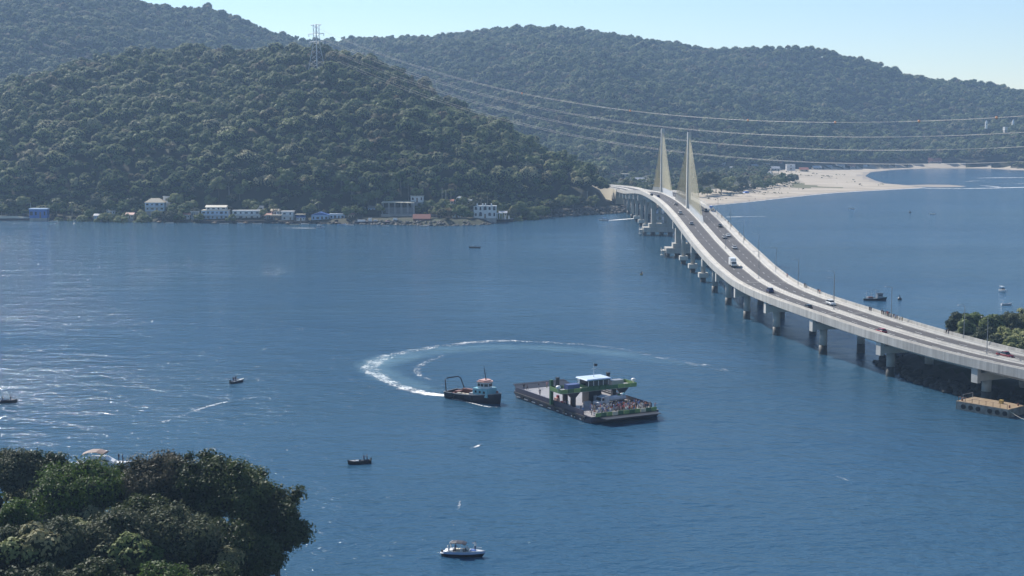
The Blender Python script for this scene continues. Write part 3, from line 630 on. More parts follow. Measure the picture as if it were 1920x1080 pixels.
# ------------------------------------------------------------------ vehicles
def wheel(parent, x, y, r, w, name='wheel'):
    m = MB(); m.mat(0).cyl((x, y - w / 2, r), r, w, 14, axis='y'); m.mat(1).cyl((x, y - w / 2 - .012, r), r * .58, w + .024, 10, axis='y'); return m.build(name, [M['tyre'], M['silver']], parent)
def car(loc, rz, body, label, kind='hatch', group='vehicles crossing the bridge'):
    e = empty('parked_car' if False else 'car', loc, rz, label, 'car', group); W = .86
    P_ = {'hatch': dict(L=4.1, hood=.95, belt=.98, top=1.48, c0=.95, c1=.35, c2=-1.35, c3=-1.95), 'sedan': dict(L=4.5, hood=.9, belt=.95, top=1.44, c0=.95, c1=.3, c2=-1.0, c3=-1.75),
          'suv': dict(L=4.5, hood=1.08, belt=1.12, top=1.72, c0=1.0, c1=.45, c2=-1.7, c3=-2.15), 'pickup': dict(L=5.2, hood=1.12, belt=1.14, top=1.78, c0=1.15, c1=.6, c2=-.6, c3=-.85)}[kind]
    h = P_['L'] / 2; b = P_['belt']
    prof = [(-h, .32), (h - .12, .30), (h, .45), (h - .02, .68), (h - .25, P_['hood'] - .16), (P_['c0'], P_['hood'] - .02), (P_['c0'] - .1, b), (P_['c3'] + .05, b), (-h + .06, b - (.04 if kind != 'sedan' else .06)), (-h, .75)]
    secs = []
    for y, k in ((-W, .86), (-W * .98, .97), (-W * .8, 1.0), (W * .8, 1.0), (W * .98, .97), (W, .86)): secs.append([(x * (1 if abs(y) < W else .985), y, .32 + (z - .32) * k) for x, z in prof])
    m = MB(); m.loft(secs); m.build('body', body, e, True)
    gl = [(P_['c0'], b - .01), (P_['c1'], P_['top'] - .05), (P_['c2'], P_['top'] - .05), (P_['c3'], b - .01)]
    m = MB(); m.loft([[(x, y * (1 if z < b + .02 else .84), z) for x, z in gl] for y in (-W * .93, W * .93)]); m.build('window_glass', M['glass'], e)
    m = MB(); m.loft([[(x, y, z) for x, z in ((P_['c1'] + .05, P_['top'] - .07), (P_['c1'] - .12, P_['top']), (P_['c2'] + .12, P_['top']), (P_['c2'] - .06, P_['top'] - .07))] for y in (-W * .80, W * .80)]); m.build('roof', body, e)
    if kind == 'pickup':
        m = MB(); m.box((-1.75, 0, b + .02), (1.5, 1.45, .05)); m.build('load_bed', M['dark'], e)
    for sx in (h - .85, -h + .8):
        for sy in (-W + .06, W - .06): wheel(e, sx, sy, .33, .22)
    for sy in (-.58, .58):
        m = MB(); m.box((h - .06, sy, .66), (.12, .36, .14)); m.build('headlight', M['white'], e)
        m = MB(); m.box((-h + .02, sy * 1.1, .82), (.1, .24, .18)); m.build('tail_light', M['red'], e)
    return e
def on_deck(px, py, away=True):
    s, off = deck_at(px, py); p = bpos(s, off, .04); return p, bhead(s) + (0 if away else math.pi)
CARS = [  # frame position, kind, paint, driving away?, label
    (1885, 670, 'pickup', 'dark_red', False, 'dark red pickup truck on the seaward carriageway at the low end of the bridge'),
    (1651, 624, 'hatch', 'red', True, 'bright red hatchback on the inner carriageway below the group of walkers'),
    (1558, 572, 'suv', 'white', False, 'white car on the seaward carriageway alone beside the walkway bend'),
    (1514, 579, 'hatch', 'black', True, 'black hatchback hugging the near parapet between red and blue cars'),
    (1443, 548, 'suv', 'blue_car', True, 'dark blue sport utility car behind the white box truck'),
    (1377, 466, 'sedan', 'silver', False, 'silver sedan across the median from the white box truck'),
    (1365, 443, 'sedan', 'white', False, 'white sedan in the outer lane just ahead of a silver car'),
    (1358, 447, 'hatch', 'mid_grey', False, 'grey hatchback running side by side with a white sedan'),
    (1350, 425, 'sedan', 'black', False, 'black sedan by the expansion joint on the seaward carriageway'),
    (1296, 421, 'hatch', 'silver', True, 'silver hatchback by the expansion joint on the inner carriageway'),
    (1275, 401, 'suv', 'white', True, 'white sport utility car beside the foot of the near stay cables'),
    (1267, 384, 'sedan', 'mid_grey', True, 'grey sedan climbing between the two pylons'),
    (1323, 397, 'suv', 'black', False, 'black sport utility car to the right of the near stay cables'),
    (1234, 370, 'hatch', 'blue_car', True, 'small blue car on the crest beside the far pylon'),
    (1222, 367, 'sedan', 'black', True, 'black sedan on the crest beyond the far pylon')]
paint('blue_car', (.03, .04, .12), .3)
for px, py, kd, pt_, aw, lab in CARS:
    p, rz = on_deck(px, py, aw); car(p, rz, M[pt_], lab, kd)
def box_truck(loc, rz):
    e = empty('box_truck', loc, rz, 'white box truck with a tall cargo body on the inner carriageway', 'truck', 'vehicles crossing the bridge')
    m = MB(); m.box((-1.0, 0, 2.15), (5.0, 2.3, 2.6)); m.build('cargo_box', M['white'], e)
    m = MB(); m.box((-.3, 0, .72), (6.9, 1.0, .28)); m.build('chassis', M['dark'], e)
    m = MB(); m.extrude_y([(1.65, .6), (3.35, .6), (3.4, 1.35), (3.1, 2.25), (1.65, 2.3)], -1.02, 1.02); m.build('cab', M['white'], e)
    m = MB(); m.add([(3.41, -.9, 1.42), (3.41, .9, 1.42), (3.15, .85, 2.16), (3.15, -.85, 2.16)], [(0, 1, 2, 3)]); m.build('windscreen', M['glass'], e)
    for sy in (-1.03, 1.03): m = MB(); m.box((2.45, sy, 1.75), (.9, .03, .65)); m.build('side_window', M['glass'], e)
    for sx in (2.4, -1.2, -2.3):
        for sy in (-.95, .95): wheel(e, sx, sy, .48, .3)
    for sy in (-.75, .75): m = MB(); m.box((3.39, sy, .85), (.08, .3, .2)); m.build('headlight', M['silver'], e)
p, rz = on_deck(1374, 500, False); box_truck(p, rz)
def kiosk_bus():
    s, off = deck_at(1338, 394); p = bpos(s, float(halfw(s)) - 1.6, .19)
    e = empty('service_cart', p, bhead(s), 'white service cart with a blue cover parked on the seaward walkway near the pylon', 'cart')
    m = MB(); m.box((0, 0, .9), (3.0, 1.4, 1.0)); m.build('body', M['white'], e)
    m = MB(); m.extrude_y([(-1.5, 1.4), (1.5, 1.4), (1.2, 2.2), (-1.3, 2.1)], -.7, .7); m.build('cover', M['blue'], e)
    for sx in (-.9, .9):
        for sy in (-.6, .6): wheel(e, sx, sy, .25, .15)
kiosk_bus()
# walkers on the seaward walkway
WALK = [(1357, 407, 'black', 'black', 'on the crest side of the walkway near the service cart'), (1362, 414, 'white', 'navy', 'in white on the walkway by the wake of a boat'), (1366, 421, 'black', 'grey', 'in black in the file below the service cart'), (1371, 427, 'khaki', 'black', 'in khaki in the file below the service cart'),
        (1389, 440, 'black', 'black', 'in black halfway along the upper walkway'), (1392, 444, 'white', 'grey', 'in white beside a companion halfway along the upper walkway'), (1399, 450, 'khaki', 'black', 'in khaki behind a pair halfway along the upper walkway'), (1483, 518, 'red', 'navy', 'in red alone at the start of the walkway bend'),
        (1516, 539, 'black', 'black', 'in black of a pair on the walkway bend'), (1519, 541, 'grey', 'black', 'in grey of a pair on the walkway bend'), (1541, 551, 'black', 'navy', 'in black ahead of the white car on the bend'), (1545, 552, 'orange', 'black', 'in orange ahead of the white car on the bend'),
        (1630, 585, 'black', 'black', 'in black of the pair standing below the trawler'), (1633, 586, 'navy', 'black', 'in navy of the pair standing below the trawler'), (1654, 590, 'black', 'black', 'in black at the head of the big walkway group'), (1657, 592, 'navy', 'black', 'in navy second in the big walkway group'),
        (1661, 593, 'black', 'navy', 'in black amid the big walkway group'), (1663, 594, 'red', 'black', 'in red amid the big walkway group'), (1666, 595, 'black', 'black', 'in black toward the end of the big walkway group'), (1671, 597, 'khaki', 'grey', 'in khaki between the two walkway groups'),
        (1676, 598, 'black', 'black', 'in black at the front of the small walkway group'), (1679, 599, 'blue', 'black', 'in blue within the small walkway group'), (1682, 600, 'black', 'black', 'in black at the rear of the small walkway group'), (1687, 602, 'white', 'khaki', 'in white trailing the small walkway group'), (1692, 604, 'khaki', 'khaki', 'in khaki last behind the small walkway group'),
        (1774, 628, 'black', 'black', 'in black of the pair strolling before the headland trees'), (1778, 629, 'black', 'navy', 'in black and navy of the pair strolling before the headland trees')]
for px, py, a, b, lab in WALK:
    s, off = deck_at(px, py); off = min(max(off, float(halfw(s)) - 2.6), float(halfw(s)) - .6); person(bpos(s, off, .19), bhead(s) + random.choice((0, math.pi)) + random.uniform(-.3, .3), a, b, 'person ' + lab, 'walkers on the bridge walkway')

# ------------------------------------------------------------------ boats
def hull_secs(L, B, fb_aft, fb_bow, draft=.6, full=.82, bow_rake=.35, n=11, chine=.8):
    """hull sections bow at +x; returns ring sections port to starboard including deck edge"""
    secs = []
    for k in range(n):
        t = k / (n - 1); x = -L / 2 + L * t
        wid = B / 2 * (full + (1 - full) * min(t * 4, 1)) * (1 if t < .5 else max(1 - ((t - .5) / .5) ** 2.4, .015))
        sh = fb_aft + (fb_bow - fb_aft) * max(0, (t - .25) / .75) ** 1.8
        kl = -draft * (1 if t < .7 else 1 - ((t - .7) / .3) ** 2 * .9)
        dx = bow_rake * max(0, (t - .6) / .4) ** 1.5
        secs.append([(x + dx, wid, sh), (x + dx * .4, wid * chine, .12 * sh), (x, wid * .35, kl * .8), (x, 0, kl), (x, -wid * .35, kl * .8), (x + dx * .4, -wid * chine, .12 * sh), (x + dx, -wid, sh)])
    return secs
def add_hull(e, L, B, fa, fbw, mats, name='hull', inset=.0, **k):
    secs = hull_secs(L, B, fa, fbw, **k); m = MB(); m.loft(secs, cap=False, close=False)
    m.add(secs[0], [list(range(7))[::-1]])
    m.build(name, mats, e, True); return secs
def add_deck(e, secs, drop, mat, name='deck', k0=0, k1=None, shrink=.95):
    m = MB(); q = []
    for s in secs[k0:k1]: q.append([(s[0][0], s[0][1] * shrink, s[0][2] - drop), (s[6][0], s[6][1] * shrink, s[6][2] - drop)])
    m.loft(q, cap=False, close=False); return m.build(name, mat, e)
def add_rail(e, secs, mat, r=.05, name='gunwale'):
    m = MB(); m.tube([s[0] for s in secs], r, 5); m.tube([s[6] for s in secs], r, 5); m.tube([secs[0][0], secs[0][6]], r, 5); return m.build(name, mat, e)

# workboat
def workboat():
    a = gp(843, 743); b = gp(939, 758); c = (a + b) / 2; rz = math.atan2(b.y - a.y, b.x - a.x); L = (b - a).length - .6
    e = empty('workboat', c, rz, 'navy hulled workboat with stern gallows and teal deckhouse trailing a foam ring', 'boat')
    s = add_hull(e, L, 5.8, 1.75, 2.9, M['navy'], draft=1.2, full=.95, bow_rake=.5, chine=.93)
    add_deck(e, s, .55, M['rust']); add_rail(e, s, M['mid_grey'], .09)
    m = MB(); m.tube([(-L / 2 + .5, -2.3, 1.5), (-L / 2 - .1, -2.0, 4.9), (-L / 2 + .4, -1.6, 5.3), (-L / 2 + 1.3, 1.6, 5.4), (-L / 2 + 1.9, 2.0, 5.0), (-L / 2 + 3.2, 2.4, 1.5)], .15, 8); m.build('stern_gallows', M['dark'], e, True)
    m = MB(); m.box((-2.6, 1.6, 1.9), (5.2, 1.2, 1.1)); m.box((-5.6, 0, 1.5), (1.4, 1.8, .9)); m.build('winch_house', M['rust'], e)
    for q in range(3): m = MB(); m.box((-4.4 + q * 1.4, -1.2, 1.5), (1.0, .8, .5)); m.build('deck_box', M['cream'], e)
    m = MB(); m.box((.5, 0, 1.75), (1.2, 4.6, 1.2)); m.build('break_bulkhead', M['mid_grey'], e)
    m = MB(); m.box((3.4, 0, 2.7), (5.0, 4.2, 2.2), top=(.94, .94)); dh = m.build('deckhouse', M['teal'], e)
    for y in (-2.1, 2.1):
        for x in (2.0, 3.4, 4.8): m = MB(); m.box((x, y * .985, 2.9), (.6, .09, .6)); m.build('port_window', M['glass'], dh)
    m = MB(); m.prism([(2.3, -1.6), (4.4, -1.6), (5.2, -.8), (5.2, .8), (4.4, 1.6), (2.3, 1.6)], 3.75, 5.35); wh = m.build('wheelhouse', M['white'], e)
    m = MB(); m.prism([(2.25, -1.66), (4.45, -1.66), (5.27, -.83), (5.27, .83), (4.45, 1.66), (2.25, 1.66)], 4.35, 5.05); m.build('window_band', M['glass'], wh)
    for q in ((2.25, -1.66), (3.3, -1.69), (4.45, -1.66), (5.3, -.83), (5.3, .83), (4.45, 1.66)): m = MB(); m.box((q[0], q[1], 4.7), (.14, .14, .74)); m.build('window_post', M['white'], wh)
    m = MB(); m.prism([(2.1, -1.85), (4.5, -1.85), (5.5, -.9), (5.5, .9), (4.5, 1.85), (2.1, 1.85)], 5.34, 5.62); m.prism([(2.4, -1.4), (4.3, -1.4), (4.9, -.7), (4.9, .7), (4.3, 1.4), (2.4, 1.4)], 5.6, 5.95); m.build('wheelhouse_roof', M['pink'], e)
    m = MB(); m.tube([(3.8, 0, 5.9), (3.1, 0, 9.6)], [.16, .06], 6); m.tube([(3.5, -.8, 7.6), (3.5, .8, 7.6)], .05, 5); m.tube([(3.3, 0, 8.4), (4.0, 0, 5.9)], .05, 5); m.build('mast', M['dark'], e)
    m = MB(); m.dome((1.1, -1.3, 2.6), .65, 1.1); m.build('liferaft_canister', M['white'], e, True)
    m = MB()
    for y in (-2.35, 2.35): m.tube([(1.2, y, 3.6), (5.4, y * .8, 3.9)], .04, 4)
    for x in (1.2, 2.6, 4.0, 5.4):
        for y in (-2.3, 2.3): m.tube([(x, y * (1 if x < 5 else .8), 2.4), (x, y * (1 if x < 5 else .8), 3.75)], .04, 4)
    m.build('hand_rail', M['teal'], e)
    m = MB(); m.cyl((L / 2 - .9, 0, 2.5), .3, .9, 8); m.build('bollard', M['rust'], e)
    for x in (-5, -2, 1): m = MB(); m.cyl((x, -2.95, .9), .42, .22, 12, axis='y'); m.build('tyre_fender', M['tyre'], e)
workboat()

# ferry
FC = Vector((18.6, 367, 0)); FR = math.atan2(-.886, .474); FX = Vector((math.cos(FR), math.sin(FR), 0)); FY = Vector((-math.sin(FR), math.cos(FR), 0)); FK = 1.1; FDECK = 1.55 * FK
paint('locker_blue', (.05, .08, .22), .5)
def ferry():
    e = empty('car_ferry', FC, FR, 'flat car ferry with a green overhead bridge and people crowding its bow', 'ferry'); e.scale = (FK,) * 3; Lh, B = 18.2, 9.2
    m = MB(); m.loft([[(x, -B * k, zt), (x, B * k, zt), (x, B * k * .98, zb), (x, -B * k * .98, zb)] for x, k, zt, zb in ((-Lh, .96, 1.45, .5), (-Lh + 2.2, 1, 1.5, -.9), (Lh - 2.2, 1, 1.5, -.9), (Lh, .97, 1.45, .4))]); m.build('hull', M['purple_dark'], e)
    nP = 12
    for k in range(nP):                                      # deck plating strips
        y0 = -B + .3 + k * (2 * B - .6) / nP; m = MB(); m.box((0, y0 + (2 * B - .6) / nP / 2, 1.525), (2 * Lh - .4, (2 * B - .6) / nP - .05, .05)); m.build('deck_strip', M['deckgrey'], e)
    for sy in (-1, 1):
        m = MB(); m.box((-1.0, sy * (B - .12), 2.0), (2 * Lh - 4.5, .22, 1.05)); m.build('bulwark', M['purple_dark'], e)
        m = MB(); m.box((-.5, sy * (B + .12), 1.15), (2 * Lh - 3, .3, .4)); m.build('rubbing_strake', M['dark'], e)
        for k in range(9): m = MB(); m.box((-15 + k * 3.7, sy * (B + .17), .45), (1.7, .06, .22)); m.build('hull_stripe', M['silver'], e)
    for sx, lft in ((-1, 2.0), (1, .35)):                    # hinged end ramps
        m = MB(); x0, x1 = sx * Lh, sx * (Lh + 3.6)
        m.loft([[(x0, -7.6, 1.2), (x0, 7.6, 1.2), (x0, 7.6, 1.5), (x0, -7.6, 1.5)], [(x1, -7.2, 1.2 + lft * .5), (x1, 7.2, 1.2 + lft * .5), (x1, 7.2, 1.35 + lft * .5), (x1, -7.2, 1.35 + lft * .5)]]); m.build('ramp', M['dark'], e)
    m = MB()
    for z in (2.0, 2.4, 2.8): m.tube([(-Lh + .4, B - .4, z), (0, B - .4, z)], .045, 4); m.tube([(-Lh + .4, -B + .3, z), (-Lh + .4, B - .4, z)], .045, 4) if z > 2.5 else None
    for k in range(13): m.tube([(-Lh + .4 + k * 1.48, B - .4, 1.5), (-Lh + .4 + k * 1.48, B - .4, 2.8)], .045, 4)
    m.build('hand_rail', M['dark'], e)
    # bow apron with painted panels
    for k in range(11):
        y = -7.4 + k * 1.48; m = MB(); m.box((Lh + .35, y, 1.95), (.16, 1.36, .85)); m.build('apron_panel', M[('lime', 'green', 'lime', 'cream', 'green')[k % 5]], e)
    # overhead bridge
    for sy in (-1, 1):
        for x in (2.6, 6.2):
            m = MB(); y = sy * 6.6; m.extrude_y([(x - .4, 1.5), (x + .4, 1.5), (x + .4, 4.0), (x + .4, 4.9), (x - .4, 4.9)], y - .5, y + .5)
            m.loft([[(x - .35, y - .5, 3.6), (x + .35, y - .5, 3.6), (x + .35, y + .5, 3.6), (x - .35, y + .5, 3.6)], [(x - .35, y - 1.8, 4.9), (x + .35, y - 1.8, 4.9), (x + .35, y + 1.8, 4.9), (x - .35, y + 1.8, 4.9)]]); m.build('column', M['navy'], e)
    m = MB(); m.box((4.4, -.5, 3.1), (3.0, 3.4, 3.2)); eh = m.build('engine_casing', M['navy'], e)
    m = MB(); m.box((5.93, -.5, 2.6), (.06, .9, 1.9)); m.build('door', M['mid_grey'], eh)
    m = MB(); m.box((4.4, 0, 5.02), (5.0, 20.4, .3)); m.build('upper_deck', M['mid_grey'], e)
    for x, nm in ((1.86, 0), (6.94, 1)):
        for k in range(12):
            y = -9.35 + k * 1.7; m = MB(); m.box((x, y, 5.42), (.12, 1.62, .9)); m.build('fascia_panel', M['lime' if k in (0, 2, 9, 10, 11) else 'green'], e)
    for y in (-10.2, 10.2): m = MB(); m.box((4.4, y, 5.42), (5.0, .12, .9)); m.build('fascia_panel', M['lime'], e)
    m = MB(); m.prism([(2.6, -2.6), (6.4, -2.6), (6.4, 2.6), (2.6, 2.6)], 5.16, 7.35); wh = m.build('wheelhouse', M['green'], e)
    m = MB(); m.prism([(2.54, -2.66), (6.46, -2.66), (6.46, 2.66), (2.54, 2.66)], 6.0, 7.1); m.build('window_band', M['glass'], wh)
    for y in (-2.66, -1.3, 0, 1.3, 2.66): m = MB(); m.box((6.48, y, 6.55), (.1, .12, 1.12)); m.build('window_post', M['white'], wh)
    m = MB(); m.box((4.4, 0, 7.5), (5.2, 6.8, .26), top=(.92, .94)); m.build('wheelhouse_roof', M['pale_blue'], e)
    m = MB(); m.tube([(4.4, 0, 7.6), (4.4, 0, 11.0)], [.09, .05], 6); m.tube([(4.4, -.6, 9.6), (4.4, .6, 9.6)], .04, 4); m.build('mast', M['white'], e)
    m = MB(); m.add([(4.4, .05, 10.2), (4.4, .9, 10.05), (4.5, .95, 10.65), (4.4, .05, 10.8)], [(0, 1, 2, 3), (3, 2, 1, 0)]); m.build('flag', M['dark'], e)
    for y in (-8.9, 8.0 - 3.2): m = MB(); m.cyl((3.0, y, 5.15), .55, 2.6, 10, .42); m.box((3.0, y, 7.9), (.7, .7, .4)); m.build('funnel', M['dark'], e)
    for y in (-5.6, 6.3): m = MB(); m.box((4.0, y, 5.8), (1.8, 3.2, 1.2)); m.build('locker', M['locker_blue'] if y < 0 else M['grey'], e)
    for y in (-10.5, 10.5): m = MB(); m.tube([(5.6, y * .97, 5.1), (5.6, y * .97, 6.0)], .12, 6); m.dome((5.6, y * .97, 6.3), .62, .7, full=True); m.build('light_dome', M['white'], e, True)
    m = MB(); m.box((1.4, -9.6, 4.4), (.7, .7, 5.8)); m.build('gantry_post', M['green'], e)
    m = MB(); m.box((1.9, -8.4, 2.3), (1.2, .9, 1.6)); m.build('pump_cabinet', M['pink'], e)
    m = MB(); m.box((2.0, -8.2, 3.4), (.6, .5, .6)); m.build('hose_box', M['red'], e); m = MB(); m.cyl((3.4, -8.0, 1.55), .35, 1.0, 10); m.build('red_drum', M['red'], e)
    m = MB(); m.box((7.2, -3.4, 2.1), (1.0, 1.6, 1.1)); m.build('deck_locker', M['silver'], e)
    for q in range(8): m = MB(); m.cyl((-13 + q * 4.0, -B - .3, .75), .45, .25, 12, axis='y'); m.build('tyre_fender', M['tyre'], e)
ferry()
def fpt(x, y, z=FDECK): p = FC + FX * x * FK + FY * y * FK; return Vector((p.x, p.y, z))
def deck_truck():
    e = empty('tanker_truck', fpt(9.6, 1.2), FR - R(90) + R(6), 'grey utility truck with a long flat tank parked across the ferry bow', 'truck')
    m = MB(); m.extrude_y([(2.5, .7), (4.5, .7), (4.6, 1.5), (3.7, 1.75), (3.4, 2.75), (2.5, 2.8)], -1.15, 1.15); m.build('cab', M['box_grey'], e)
    m = MB(); m.add([(3.73, -1.0, 1.85), (3.73, 1.0, 1.85), (3.47, .95, 2.65), (3.47, -.95, 2.65)], [(0, 1, 2, 3)]); m.build('windscreen', M['glass'], e)
    for y in (-1.16, 1.16): m = MB(); m.box((3.0, y, 2.2), (.7, .03, .65)); m.build('side_window', M['glass'], e)
    m = MB(); m.box((1.7, 0, 2.0), (1.3, 2.3, 1.9)); m.build('equipment_locker', M['box_grey'], e)
    m = MB(); m.loft([[(x, 1.05 * math.cos(a), 1.95 + .72 * math.sin(a)) for a in [i * math.pi / 5 + .3 for i in range(10)]] for x in (-4.4, .9)]); m.build('tank', M['box_grey'], e, True)
    m = MB(); m.box((-.2, 0, .85), (8.6, 1.1, .3)); m.build('chassis', M['dark'], e)
    for x in (3.4, -2.2, -3.5):
        for y in (-.95, .95): wheel(e, x, y, .52, .32)
    for x, c in ((-2.6, 'green'), (-3.4, 'white'), (-4.0, 'teal')): m = MB(); m.dome((x, .4, 2.6), .45, 1.1); m.build('cargo_drum', M[c], e, True)
deck_truck()
SH = ['white', 'navy', 'blue', 'grey', 'white', 'black', 'pink', 'khaki', 'navy', 'red', 'blue', 'white']
LG = ['navy', 'black', 'grey', 'khaki', 'blue']
spots = []; rg = random.Random(5)
while len(spots) < 112:
    x = rg.uniform(11.4, 17.7); y = rg.triangular(-8.0, 8.7, 3.5)
    if all((x - a) ** 2 + (y - b) ** 2 > .33 for a, b in spots): spots.append((x, y))
for i, (x, y) in enumerate(spots):
    sh = 'orange' if i in (3, 17, 40) else SH[i % len(SH)]; where = 'apron end' if x > 15.5 else 'truck side'
    person(fpt(x, y), FR + rg.uniform(-1.2, 1.2), sh, LG[i % 5], f'person in {sh} top in the ferry bow crowd, {where}', 'crowd on the ferry bow')
for i, (x, y, sh, lab) in enumerate([(-17.0, -6.8, 'black', 'in black at the corner of the raised ferry ramp'), (-16.9, -5.9, 'navy', 'in navy next to the corner of the raised ferry ramp'), (-17.1, -2.6, 'black', 'in black third along the raised ferry ramp'), (-17.0, -.4, 'pink', 'in pink leaning at the middle of the raised ferry ramp'), (-16.8, .7, 'grey', 'in grey at the middle of the raised ferry ramp'), (-15.9, 1.9, 'black', 'in black squat beside the far rail of the ferry'),
                                     (-9.0, -6.8, 'navy', 'alone on the empty grey deck of the ferry'), (5.4, -8.2, 'pink', 'in pink by the near column of the ferry bridge'), (6.1, -7.9, 'white', 'in white by the near column of the ferry bridge'), (11.6, -7.2, 'white', 'in white at the near bulwark beside the ferry truck'), (12.2, -8.1, 'navy', 'in navy at the near bulwark beside the ferry truck'), (2.2, 3.6, 'blue', 'in blue on the deck behind the ferry bridge')]):
    person(fpt(x, y), FR + rg.uniform(-3, 3), sh, LG[i % 5], 'person ' + lab, 'people on the ferry deck')

def seated(e_loc, rz, sh, lab, grp, z=.25):
    return person((e_loc[0], e_loc[1], z - .45), rz, sh, 'navy', lab, grp, 'lean')
def open_boat(px, py, L, rz, hullm, inner, label, group=None, motor=True, B=None, cargo=()):
    p = gp(px, py); e = empty('motor_skiff', p, rz, label, 'boat', group); B = B or L * .34
    s = add_hull(e, L, B, .55, .85, hullm, draft=.35, full=.85, bow_rake=.25); add_deck(e, s, .32, inner, 'inner_floor'); add_rail(e, s, inner if inner is M['white'] else hullm, .05)
    for t in (-.18, .12): m = MB(); m.box((t * L, 0, .42), (.3, B * .82, .08)); m.build('bench', M['white'], e)
    m = MB(); m.loft([[(q[0][0], q[0][1] * .9, q[0][2] - .03), (q[6][0], q[6][1] * .9, q[6][2] - .03)] for q in s[7:]], cap=False, close=False); m.build('foredeck', inner, e)
    if motor: m = MB(); m.box((-L / 2 - .12, 0, .85), (.36, .34, .5), top=(.8, .8)); m.box((-L / 2 - .14, 0, .2), (.16, .16, .9)); m.build('outboard_motor', M['black'], e)
    for x, y, c in cargo: m = MB(); m.box((x, y, .55), (.7, .5, .4)); m.build('cool_box', M[c], e)
    return e
def riders(e, spec, lab, grp):
    mw = Matrix.Translation(e.location) @ Matrix.Rotation(e.rotation_euler.z, 4, 'Z') @ Matrix.Scale(e.scale.x, 4)
    for x, y, z, rz, sh, w in spec: q = mw @ Vector((x, y, 0)); person((q.x, q.y, z * e.scale.x), e.rotation_euler.z + rz, sh, 'navy', 'person ' + w + ' ' + lab, grp)
b1 = open_boat(674, 869, 4.8, R(197), M['black'], M['silver'], 'black open motorboat near the middle of the lower bay', cargo=((.5, 0, 'white'), (-.6, .3, 'dark')))
riders(b1, [(-1.0, .1, .12, .2, 'navy', 'in navy standing'), (-1.7, -.1, .15, 0, 'grey', 'in grey steering')], 'in the black open motorboat', 'people in the small boats')
b2 = open_boat(444, 717, 4.6, R(52), M['navy'], M['white'], 'small dark boat with white gunwale drifting left of the foam ring')
riders(b2, [(-.3, .1, .1, 1.2, 'navy', 'in navy casting'), (-1.2, 0, .1, .4, 'black', 'in black sitting')], 'in the small dark drifting boat', 'people in the small boats')
b3 = open_boat(8, 755, 6.4, R(6), M['navy'], M['dark'], 'long dark fishing canoe entering the frame at the left edge', B=1.6)
riders(b3, [(-.4, .1, .1, 0, 'black', 'in black midway'), (1.6, 0, .2, 0, 'navy', 'in navy forward')], 'in the long dark fishing canoe', 'people in the small boats')
b4 = open_boat(890, 465, 6.4, R(176), M['dark'], M['fibre'], 'dark motor skiff alone in the middle of the bay', B=2.0)
riders(b4, [(-.6, 0, .1, 0, 'black', 'in black midway'), (1.0, .1, .2, 0, 'white', 'in white forward'), (-2.2, 0, .1, 0, 'navy', 'in navy at the stern')], 'in the skiff in the middle of the bay', 'people in the small boats')
b5 = open_boat(1203, 515, 2.9, R(70), M['ochre'], M['dark'], 'tiny ochre rowing boat close to the bridge piers', motor=False)
riders(b5, [(0, 0, .05, 0, 'black', 'in black')], 'in the tiny ochre rowing boat', 'people in the small boats')
open_boat(1887, 572, 4.2, R(4), M['white'], M['silver'], 'white flat skiff moored off the headland trees', motor=False)
open_boat(1597, 392, 4.4, R(8), M['white'], M['white'], 'white motorboat moored off the beach, nearer the bridge of two')
open_boat(1748, 402, 4.0, R(172), M['white'], M['silver'], 'white motorboat moored off the sand spit, farther from the bridge')
def launch(px, py, L, rz, label, hullm, top):
    e = empty('speedboat', gp(px, py), rz, label, 'boat'); s = add_hull(e, L, L * .36, .75, 1.15, hullm, draft=.4, full=.9, bow_rake=.6); add_deck(e, s, .05, M['white'], 'foredeck', 5); add_deck(e, s, .5, M['silver'], 'cockpit', 0, 6); add_rail(e, s, M['white'], .06)
    m = MB(); m.extrude_y([(-.2, .9), (.9, .95), (.35, 1.65), (-.1, 1.7)], -L * .13, L * .13); m.build('windshield', M['glass'], e)
    m = MB(); m.box((-.9, 0, 2.25), (2.2, L * .3, .1)); m.build('canopy', top, e)
    m = MB()
    for x in (-1.8, .05):
        for y in (-1, 1): m.tube([(x, y * L * .13, .7), (x, y * L * .13, 2.22)], .04, 4)
    m.build('canopy_frame', M['silver'], e); m = MB(); m.box((-L / 2 - .15, 0, .7), (.4, .4, .7)); m.build('outboard_motor', M['black'], e); return e
launch(1131, 414, 6.2, R(178), 'white speedboat pulling a bright wake out from under the bridge', M['white'], M['blue'])
launch(600, 428, 5.6, R(6), 'pale blue speedboat running along the far shore with a straight wake', M['pale_blue'], M['white'])
launch(1880, 547, 4.4, R(-78), 'white canopy boat moored end on off the headland', M['white'], M['white'])
